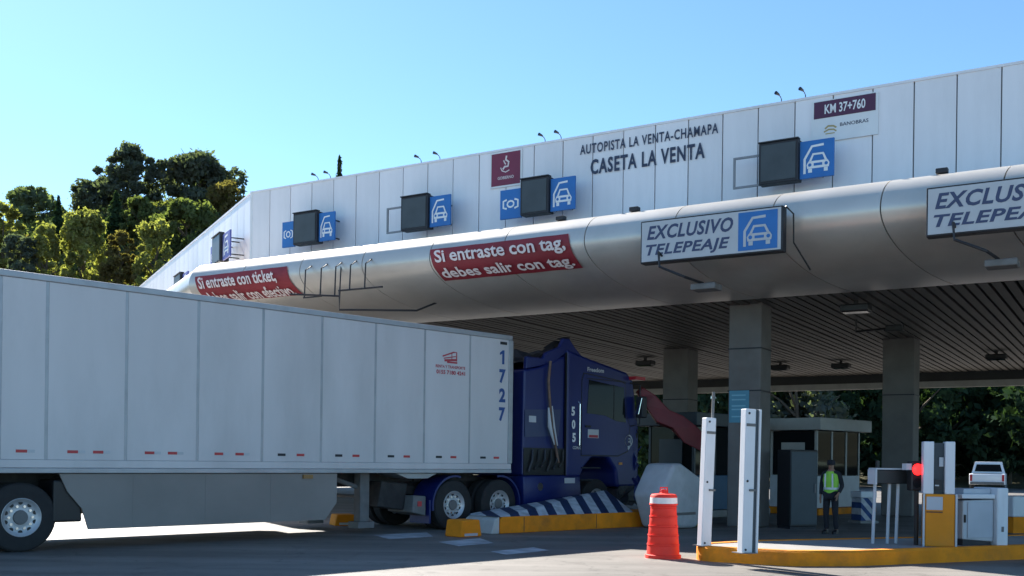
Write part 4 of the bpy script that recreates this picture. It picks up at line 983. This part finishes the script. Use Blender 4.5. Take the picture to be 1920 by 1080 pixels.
# ------------------------------------------------------------------ booths and lane furniture under the canopy
def booth(px, pyb, Y, w, l, h, label, dark=False, rot=FW):
    p = at_depth(px, pyb, Y); o = thing('toll_booth', label, 'booth', frame((p.x, p.y, 0), rot), 'toll booths under the canopy')
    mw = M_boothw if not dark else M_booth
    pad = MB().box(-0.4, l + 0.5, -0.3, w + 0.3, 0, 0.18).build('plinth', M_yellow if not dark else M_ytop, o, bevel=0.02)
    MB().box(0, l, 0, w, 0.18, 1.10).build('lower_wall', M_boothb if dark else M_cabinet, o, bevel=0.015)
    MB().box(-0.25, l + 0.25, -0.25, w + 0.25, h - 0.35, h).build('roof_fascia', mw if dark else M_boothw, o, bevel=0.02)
    for x in (0.04, l * .35, l * .68, l - 0.04):
        for y in (0.04, w - 0.04): MB().box(x - 0.035, x + 0.035, y - 0.035, y + 0.035, 1.10, h - 0.35).build('mullion', mw, o)
    for y in (0.035, w - 0.035):
        for xa, xb in ((0.08, l * .35 - .04), (l * .35 + .04, l * .68 - .04), (l * .68 + .04, l - .08)):
            MB().box(xa, xb, y - 0.008, y + 0.008, 1.12, h - 0.37).build('window_pane', M_glass, o)
    for x in (0.035, l - 0.035): MB().box(x - 0.008, x + 0.008, 0.08, w - 0.08, 1.12, h - 0.37).build('window_pane', M_glass, o)
    MB().box(-0.012, 0.0 - 0.001, w * .25, w * .75, 0.25, 2.05).build('door', mw, o)
    return o
booth(1530, 960, 29.5, 1.5, 2.6, 2.75, 'white framed toll booth with flat roof behind the vested person')
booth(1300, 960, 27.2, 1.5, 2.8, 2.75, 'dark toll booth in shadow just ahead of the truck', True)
p = on_z(1508, 992, 0)
o = thing('dark_lane_cabinet', 'tall dark equipment cabinet left of the vested person', 'cabinet', frame(p, (0.93, 0.35, 0)))
MB().box(-0.38, 0.34, 0, 0.5, 0.05, 1.75).build('body', M_black, o, bevel=0.02); MB().box(-0.36, 0.32, -0.012, -0.001, 0.1, 1.7).build('door', M_booth, o, bevel=0.004)
MB().box(-0.36, 0.32, 0.02, 0.48, 0, 0.05).build('plinth', M_dark, o); MB().box(0.24, 0.28, -0.03, -0.0125, 0.8, 1.0).build('handle', M_grey, o)
for px, py, w, h, lab in ((1628, 981, 0.42, 0.62, 'blue and white striped bollard block beside the display board legs'), ):
    p = on_z(px, py, 0); o = thing('striped_bollard', lab, 'bollard', frame(p, (0.95, 0.3, 0)))
    MB().box(-w / 2, w / 2, 0, 0.4, 0.06, h).build('body', M_stripe2, o, bevel=0.02); MB().box(-w / 2 - .05, w / 2 + .05, -0.05, 0.45, 0, 0.06).build('base', M_ytop, o)
    MB().box(-w / 2 - .02, w / 2 + .02, -0.02, 0.42, h + .001, h + 0.16).build('cap', M_post, o, bevel=0.02)
# white barrier box at the right edge
p = on_z(1925, 1000, 0)
o = thing('white_barrier_box', 'white lane barrier box at the right edge of the picture', 'barrier', frame(p, (0.97, 0.25, 0)))
MB().box(-0.35, 0.5, 0, 0.6, 0.35, 0.80).build('body', M_post, o, bevel=0.03); MB().box(-0.30, 0.45, 0.05, 0.55, 0, 0.35).build('base', M_yellow, o)
MB().box(-0.02, 0.06, -0.02, -0.001, 0.40, 0.62).build('red_reflector', M_redtape, o)

# ------------------------------------------------------------------ vehicles beyond the canopy
def pickup(Mx, label):
    o = thing('pickup_truck', label, 'pickup', Mx)
    L, W = 5.0, 1.8
    def sec(x, z0, z1, w0, w1): return [Vector((x, -w0 / 2, z0)), Vector((x, w0 / 2, z0)), Vector((x, w1 / 2, z1)), Vector((x, -w1 / 2, z1))]
    MB().loft([sec(0, .45, .95, 1.7, 1.74), sec(.05, .40, 1.0, 1.8, 1.8), sec(3.4, .38, 1.02, 1.8, 1.78), sec(4.6, .40, .98, 1.76, 1.66), sec(4.95, .48, .85, 1.6, 1.5)]).build('body', M_car, o, bevel=0.04, smooth=True)
    MB().loft([sec(1.55, 1.0, 1.02, 1.7, 1.68), sec(1.60, 1.0, 1.66, 1.7, 1.38), sec(2.9, 1.0, 1.68, 1.7, 1.36), sec(3.65, 1.0, 1.04, 1.68, 1.6)]).build('cabin', M_car, o, bevel=0.04, smooth=True)
    MB().add([(1.555, -.70, 1.12), (1.555, .70, 1.12), (1.575, .60, 1.52), (1.575, -.60, 1.52)], [(0, 1, 2, 3)]).build('rear_window', M_glass, o)
    for s in (-1, 1):
        MB().add([(1.8, s * .825, 1.10), (3.1, s * .825, 1.10), (2.75, s * .715, 1.56), (1.8, s * .715, 1.56)], [(0, 1, 2, 3)]).build('side_window', M_glass, o)
        MB().box(-0.012, 0.04, s * .80 - .06, s * .80 + .06, .6, .95).build('tail_lamp', M_redtape, o)
        for x in (.95, 3.95): make_wheel(o, x, s * .78, 0.36, 0.22, 'alu', s)
    MB().box(-0.10, 0.03, -.85, .85, .42, .56).build('bumper', M_grey, o, bevel=0.02)
    MB().box(0.06, 1.5, -.72, .72, .98, 1.015).build('bed', M_black, o)
    return o
p = at_depth(1850, 940, 57.0); pickup(frame((p.x, p.y, 0), (0.45, 0.89, 0)), 'white pickup seen from behind beyond the control cabinet')

# ------------------------------------------------------------------ person
p = on_z(1557, 1001, 0); PH = 1.53
per = thing('person', 'person in green hi-vis vest, dark cap and dark trousers standing in the lane', 'person', frame(p, (0.8, -0.6, 0)))
s_ = PH / 1.72
def skin(name, verts, edges, radii, m, parent, root=0, sub=2):
    me = bpy.data.meshes.new(name); me.from_pydata([tuple(Vector(v) * s_) for v in verts], edges, [])
    ob = bpy.data.objects.new(name, me); link(ob, parent)
    md = ob.modifiers.new('skin', 'SKIN'); md.use_smooth_shade = True
    for i, r in enumerate(radii):
        r = r if isinstance(r, tuple) else (r, r)
        me.skin_vertices[0].data[i].radius = (r[0] * s_, r[1] * s_); me.skin_vertices[0].data[i].use_root = (i == root)
    sb = ob.modifiers.new('sub', 'SUBSURF'); sb.levels = sub; sb.render_levels = sub
    me.materials.append(m); return ob
V = {'pel': (0, 0, .93), 'wst': (0, .0, 1.08), 'cst': (0, .0, 1.27), 'nkb': (0, .01, 1.44), 'nk': (0, 0, 1.50), 'hd': (0, -.01, 1.58), 'ht': (0, -.01, 1.68),
     'hl': (-.09, 0, .90), 'kl': (-.10, -.03, .50), 'al': (-.10, .03, .09), 'tl': (-.11, -.12, .04), 'hr': (.09, 0, .90), 'kr': (.11, -.01, .50), 'ar': (.12, .05, .09), 'tr': (.14, -.10, .04),
     'sl': (-.18, .01, 1.40), 'el': (-.24, .05, 1.12), 'wl': (-.22, -.06, .90), 'pl': (-.215, -.09, .83), 'sr': (.18, .01, 1.40), 'er': (.25, .04, 1.12), 'wr': (.22, -.10, .95), 'prr': (.20, -.15, .90)}
names = list(V); ix = {n: i for i, n in enumerate(names)}
RD = {'pel': (.14, .10), 'wst': (.13, .09), 'cst': (.16, .11), 'nkb': (.09, .07), 'nk': .05, 'hd': (.075, .09), 'ht': (.06, .07), 'hl': .085, 'kl': .055, 'al': .042, 'tl': .035, 'hr': .085, 'kr': .055, 'ar': .042, 'tr': .035,
      'sl': .055, 'el': .042, 'wl': .028, 'pl': (.035, .018), 'sr': .055, 'er': .042, 'wr': .028, 'prr': (.035, .018)}
ED = [('pel', 'wst'), ('wst', 'cst'), ('cst', 'nkb'), ('nkb', 'nk'), ('nk', 'hd'), ('hd', 'ht'), ('pel', 'hl'), ('hl', 'kl'), ('kl', 'al'), ('al', 'tl'), ('pel', 'hr'), ('hr', 'kr'), ('kr', 'ar'), ('ar', 'tr'),
      ('nkb', 'sl'), ('sl', 'el'), ('el', 'wl'), ('wl', 'pl'), ('nkb', 'sr'), ('sr', 'er'), ('er', 'wr'), ('wr', 'prr')]
vv = [V[n] for n in names]; ee = [(ix[a], ix[c]) for a, c in ED]; rr_ = [RD[n] for n in names]
for hnd, sx in (('pl', -1), ('prr', 1)):
    hx, hy, hz = V[hnd]
    for k, (ox, oy, ln) in enumerate(((.0, -.030, .075), (.0, -.010, .085), (.0, .010, .08), (.0, .028, .062), (-.02 * sx, -.04, .05))):
        i = len(vv); vv += [(hx + ox, hy + oy * 1.3, hz - .045 if k < 4 else hz - .01), (hx + ox - .012 * sx, hy + oy * 1.3 - .01, hz - .045 - ln if k < 4 else hz - ln)]
        ee += [(ix[hnd], i), (i, i + 1)]; rr_ += [.0095, .008]
skin('body', vv, ee, rr_, M_skin, per)
def sub(name, ns, grow, m):
    l = {n: i for i, n in enumerate(ns)}
    def g(n):
        r = RD[n]; r = r if isinstance(r, tuple) else (r, r); return (r[0] + grow, r[1] + grow)
    return skin(name, [V[n] for n in ns], [(l[a], l[c]) for a, c in ED if a in l and c in l], [g(n) for n in ns], m, per)
sub('trousers', ['pel', 'hl', 'kl', 'al', 'hr', 'kr', 'ar'], .018, M_cloth)
sub('shirt', ['wst', 'cst', 'nkb', 'sl', 'el', 'wl', 'sr', 'er', 'wr'], .012, M_cloth)
def ringz(z, rx, ry, n=16): return [Vector((rx * math.cos(2 * math.pi * k / n), ry * math.sin(2 * math.pi * k / n), z)) * s_ for k in range(n)]
vest = MB().loft([ringz(.95, .165, .135), ringz(1.05, .165, .13), ringz(1.25, .19, .145), ringz(1.38, .175, .13), ringz(1.455, .10, .09)], cap=False).build('vest', M_vest, per, smooth=True)
MB().loft([ringz(1.03, .172, .137), ringz(1.08, .174, .138)], cap=False).build('reflective_band', M_vestr, vest, smooth=True)
for sd in (-1, 1):
    MB().prism([(sd * .07 * s_, 1.08 * s_), (sd * .11 * s_, 1.08 * s_), (sd * .10 * s_, 1.40 * s_), (sd * .065 * s_, 1.40 * s_)], -.150 * s_, -.146 * s_).build('reflective_strap', M_vestr, vest)
MB().lathe([(.092 * s_, 1.60 * s_), (.095 * s_, 1.65 * s_), (.08 * s_, 1.71 * s_), (.0, 1.725 * s_)], 16, 'z', T(0, -.01 * s_, 0)).build('cap', M_cloth, per, smooth=True)
MB().prism([(-.06 * s_, -.07 * s_), (.06 * s_, -.07 * s_), (.04 * s_, -.17 * s_), (-.04 * s_, -.17 * s_)], 1.615 * s_, 1.63 * s_, 'xy').build('cap_peak', M_cloth, per)
for sd, (fx, fy) in ((-1, (-.105, -.03)), (1, (.13, -.01))):
    MB().loft([[Vector((fx + a, fy + c, z)) * s_ for a, c in ((-.045, .08), (.045, .08), (.05, -.12), (.0, -.16), (-.05, -.12))] for z in (.0, .06)] + [[Vector((fx + a, fy + c, .10)) * s_ for a, c in ((-.04, .07), (.04, .07), (.04, -.02), (0, -.05), (-.04, -.02))]]).build('shoe', M_black, per, smooth=True)
for sx in (-1, 1): MB().lathe([(0, -.006), (.01, -.004), (.01, .004), (0, .006)], 8, 'y', T(sx * .032 * s_, -.098 * s_, 1.60 * s_)).build('eye', M_black, per)
MB().loft([[Vector((a, y, z)) * s_ for a, y, z in ((-.016, -.088, 1.555), (.016, -.088, 1.555), (.008, -.086, 1.60), (-.008, -.086, 1.60))], [Vector((a, y, z)) * s_ for a, y, z in ((-.012, -.118, 1.557), (.012, -.118, 1.557), (.006, -.098, 1.60), (-.006, -.098, 1.60))]]).build('nose', M_skin, per)
MB().box(-.022 * s_, .022 * s_, -.092 * s_, -.086 * s_, 1.527 * s_, 1.533 * s_).build('mouth', M_tred, per)

# ------------------------------------------------------------------ trees
LM = {'dark': leaf_mat('leaf_dark_green', (0.105, 0.12, 0.105), 0.45), 'mid': leaf_mat('leaf_mid_green', (0.125, 0.145, 0.07), 0.5), 'light': leaf_mat('leaf_yellow_green', (0.26, 0.25, 0.11), 0.55),
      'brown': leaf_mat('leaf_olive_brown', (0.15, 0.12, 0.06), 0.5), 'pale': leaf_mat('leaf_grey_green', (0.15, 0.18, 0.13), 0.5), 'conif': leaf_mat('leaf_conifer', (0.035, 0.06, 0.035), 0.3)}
def leaf_quads(cent, size, up=0.0):
    n = len(cent)
    a = rng.normal(size=(n, 3)); a /= np.linalg.norm(a, axis=1)[:, None]
    bq = rng.normal(size=(n, 3)); bq -= (bq * a).sum(1)[:, None] * a; bq /= np.linalg.norm(bq, axis=1)[:, None]
    s = size * rng.uniform(0.45, 1.5, (n, 1)); a = a * s; bq = bq * s * 0.55
    v = np.stack([cent - a, cent - bq * 0.9, cent + a, cent + bq], 1).reshape(-1, 3)
    return v, np.arange(n * 4).reshape(n, 4)
def crown_points(kind, n, H, Wd_, base):
    """leaf centres of one crown: H crown height, Wd_ width, base height of the crown's foot"""
    out = []
    if kind == 'cone':
        z = rng.beta(1.0, 1.6, n); r = (1 - z) ** 0.8 * Wd_ / 2 * (0.75 + 0.25 * np.sin(z * 46 + rng.uniform(0, 6))) * rng.uniform(0.55, 1.0, n)
        th = rng.uniform(0, 2 * np.pi, n)
        r = r * (1 + 0.18 * np.sin(th * 5 + z * 20))
        return np.stack([r * np.cos(th), r * np.sin(th), base + z * H], 1)
    nc = {'round': 75, 'upright': 60, 'shrub': 30}[kind]
    for k in range(nc):
        z = rng.uniform(0.05, 1.0)
        env = {'round': math.sqrt(max(0.02, 1 - (2 * (z - 0.48)) ** 2 * 0.9)), 'upright': (0.35 + 0.65 * math.sin(math.pi * min(1, z * 0.85 + 0.12))), 'shrub': math.sqrt(max(0.05, 1 - z ** 2))}[kind]
        th = rng.uniform(0, 2 * math.pi); rr2 = env * Wd_ / 2 * math.sqrt(rng.uniform(0.1, 1.0)) * rng.uniform(0.75, 1.12)
        c = np.array([rr2 * math.cos(th), rr2 * math.sin(th), base + z * H])
        sz = rng.uniform(0.045, 0.15) * Wd_
        m = int(n / nc); d = rng.normal(size=(m, 3)); d /= np.linalg.norm(d, axis=1)[:, None]
        d *= (sz * rng.uniform(0.35, 1.0, m) ** 0.6)[:, None]; d[:, 2] *= {'round': 0.75, 'upright': 1.35, 'shrub': 0.8}[kind]
        far = rng.random(m) < 0.14; d[far] *= rng.uniform(1.1, 1.7, (int(far.sum()), 1))
        out.append(c + d)
    return np.concatenate(out)
def make_tree(name, label, pos, H, Wd_, kind, leaf, n=3500, trunk_frac=0.22, group=None, lsize=None):
    o = thing(name, label, 'tree', T(*pos), group)
    base = H * trunk_frac; pts = crown_points(kind, n, H - base, Wd_, base)
    v, qd = leaf_quads(pts, lsize or max(0.16, 0.02 * Wd_ + 0.14))
    cr_o = bpy.data.objects.new('crown', arr_mesh('crown', v, qd, LM[leaf])); link(cr_o, o)
    b = MB(); r0 = 0.028 * H + 0.03
    top = 0.85 if kind != 'cone' else 0.95
    pz = [(rng.uniform(-.03, .03) * H * k / 5, rng.uniform(-.03, .03) * H * k / 5, H * top * k / 5 - (0.6 if k == 0 else 0)) for k in range(6)]
    b.tube(pz, [r0 * (1 - 0.85 * k / 5) for k in range(6)], 7)
    if kind != 'cone':
        for k in range(7):
            z = rng.uniform(0.25, 0.65) * H; th = rng.uniform(0, 6.28); l = Wd_ * rng.uniform(.22, .42)
            b.tube([(0, 0, z), (l * .5 * math.cos(th), l * .5 * math.sin(th), z + l * .5), (l * math.cos(th), l * math.sin(th), z + l * .85)], [r0 * .45, r0 * .28, r0 * .1], 5)
    b.build('trunk', M_bark, o, smooth=True)
    return o
def tree_px(name, label, px, pyt, wpx, Y, H, kind, leaf, n=3500, tf=0.22, group=None):
    """tree whose top shows at (px, pyt), wpx wide in the photograph, standing Y metres out on the hillside"""
    p = at_depth(px, pyt, Y); g = float(terrain(p.x, p.y)) - 0.4
    Ht = max(H * 0.6, p.z - g)
    return make_tree(name, label, (p.x, p.y, g), Ht, wpx * Y / F, kind, leaf, n, tf, group)
G1 = 'trees on the hillside'
for a in [
    ('broadleaf_tree', 'tall dark rounded tree, the highest on the hill skyline', 240, 280, 108, 150, 9, 'round', 'dark', 12000, .2),
    ('broadleaf_tree', 'wide dark tree on the skyline right of the tallest one', 374, 298, 150, 152, 9, 'round', 'dark', 14000, .2),
    ('broadleaf_tree', 'dark tree shoulder left of the tallest skyline tree', 182, 345, 100, 156, 8, 'round', 'dark', 8000, .2),
    ('broadleaf_tree', 'pale grey green rounded tree at the far left skyline', 62, 356, 100, 160, 8, 'round', 'pale', 9000, .2),
    ('cypress_tree', 'narrow dark conifer right of the pale rounded tree', 110, 366, 44, 138, 9, 'cone', 'conif', 4000, .05),
    ('broadleaf_tree', 'olive brown tree just left of the white parapet wing', 428, 345, 90, 142, 8, 'round', 'brown', 8000, .2),
    ('cypress_tree', 'dark conical tree in the middle of the hillside', 218, 358, 62, 138, 10, 'cone', 'conif', 4500, .05),
    ('poplar_tree', 'bright yellow green upright tree at the hill centre left', 158, 400, 92, 124, 9, 'upright', 'light', 11000, .1),
    ('poplar_tree', 'slim yellow green tree left of the bright upright one', 86, 425, 60, 121, 9, 'upright', 'light', 8000, .1),
    ('poplar_tree', 'yellow green tree nearest the parapet wing, low on the hill', 290, 418, 78, 120, 8, 'upright', 'light', 9000, .1),
    ('broadleaf_tree', 'round mid green tree under the wide dark skyline tree', 352, 382, 120, 134, 8, 'round', 'mid', 11000, .15),
    ('broadleaf_tree', 'yellow green tree at the left edge of the picture', 8, 382, 80, 132, 9, 'round', 'light', 9000, .15),
    ('broadleaf_tree', 'mid green tree between the conical tree and the parapet wing', 262, 375, 70, 138, 8, 'round', 'mid', 8000, .15),
    ('broadleaf_tree', 'dark green low tree beneath the left skyline trees', 38, 440, 80, 120, 7, 'round', 'dark', 8000, .12),
    ('broadleaf_tree', 'olive tree low on the hill right of the bright upright tree', 226, 440, 72, 120, 8, 'round', 'brown', 8000, .12),
    ('cypress_tree', 'lone conifer top rising behind the parapet', 637, 292, 64, 140, 10, 'cone', 'conif', 7000, .05)]:
    tree_px(*a, group=G1)
# undergrowth of the hill as one mass
n = 3800
X = rng.uniform(-85, -14, n); Y = rng.uniform(95, 165, n); Zt = terrain(X, Y)
rad = rng.uniform(0.9, 2.4, n)
def mass(name, label, cx, cy, cz, rad, per, leaf, ls):
    c = np.stack([cx, cy, cz], 1); m = len(c)
    d = rng.normal(size=(m, per, 3)); d /= np.linalg.norm(d, axis=2)[..., None]; d *= rad[:, None, None] * rng.uniform(.4, 1, (m, per, 1)); d[..., 2] = np.abs(d[..., 2]) * 1.2
    v, qd = leaf_quads((c[:, None] + d).reshape(-1, 3), ls)
    o = bpy.data.objects.new(name, arr_mesh(name, v, qd, LM[leaf])); link(o); tag(o, label, 'undergrowth', kind='stuff'); return o
sel = rng.random(n)
for nm, lab, lo, hi, lf in (('undergrowth', 'mid green shrubs covering the hillside between the trees', 0, .45, 'mid'), ('undergrowth', 'yellow green shrubs covering the hillside between the trees', .45, .68, 'light'),
                            ('undergrowth', 'dark green shrubs covering the hillside between the trees', .68, .88, 'dark'), ('undergrowth', 'dry brown shrubs covering the hillside between the trees', .88, 1.01, 'brown')):
    m = (sel >= lo) & (sel < hi); mass(nm, lab, X[m], Y[m], Zt[m] - 0.3, rad[m], 75, lf, 0.26)
# trees behind the plaza, seen under the canopy
G2 = 'trees behind the plaza seen under the canopy'
k = 0
spots = [(1330, 66, 'mid'), (1420, 70, 'dark'), (1490, 64, 'pale'), (1560, 68, 'mid'), (1640, 74, 'dark'), (1700, 66, 'dark'), (1770, 72, 'mid'), (1830, 80, 'dark'), (1890, 70, 'dark'), (1950, 66, 'mid'), (1230, 68, 'dark'), (2010, 72, 'dark')]
words = ['behind the red fallen beam', 'behind the notice column', 'with pale leaves, right of the notice column', 'above the white booth roof', 'left of the rightmost column', 'right of the rightmost column', 'behind the yellow toll machine', 'left of the white pickup', 'right of the white pickup', 'at the right picture edge', 'behind the truck cab', 'beyond the right picture edge']
for (px, Y, lf), w_ in zip(spots, words):
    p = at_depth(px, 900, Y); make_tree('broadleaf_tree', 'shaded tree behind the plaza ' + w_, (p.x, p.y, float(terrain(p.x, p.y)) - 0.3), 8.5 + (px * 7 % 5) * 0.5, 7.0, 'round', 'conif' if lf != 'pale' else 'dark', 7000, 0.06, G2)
n = 420
X = rng.uniform(8, 75, n); Y = rng.uniform(74, 96, n)
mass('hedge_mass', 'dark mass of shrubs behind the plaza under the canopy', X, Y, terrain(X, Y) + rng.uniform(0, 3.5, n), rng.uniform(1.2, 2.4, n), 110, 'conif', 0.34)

# marks on the plaza: sunlight from the trailer-cab gap painted as pale patches
for i, (pts_, lab) in enumerate([([(700, 1003), (800, 998), (812, 1006), (730, 1011)], 'a'), ([(822, 1016), (900, 1009), (925, 1018), (860, 1024)], 'b'), ([(920, 1034), (1000, 1026), (1030, 1032), (950, 1040)], 'c')]):
    b = MB(); v = [on_z(x, y, 0.004) for x, y in pts_]; b.add(v, [tuple(range(len(v)))])
    tag(b.build('painted_sun_patch', mat('painted_sunlight', (0.42, 0.43, 0.45), 0.85, 0, 0.3, 3, dirt=0.7, dirtcol=(0.2, 0.2, 0.2)), None, recalc=False), kind='structure')
b = MB(); a0, a1 = on_z(1420, 1071, 0.004), on_z(1640, 1096, 0.004)
d = (a1 - a0).normalized(); nn_ = Vector((-d.y, d.x, 0))
for off in (0, 0.28): b.add([a0 + nn_ * off, a1 + nn_ * off, a1 + nn_ * (off + .05), a0 + nn_ * (off + .05)], [(0, 1, 2, 3)])
tag(b.build('expansion_joint', M_dark, None, recalc=False), kind='structure')
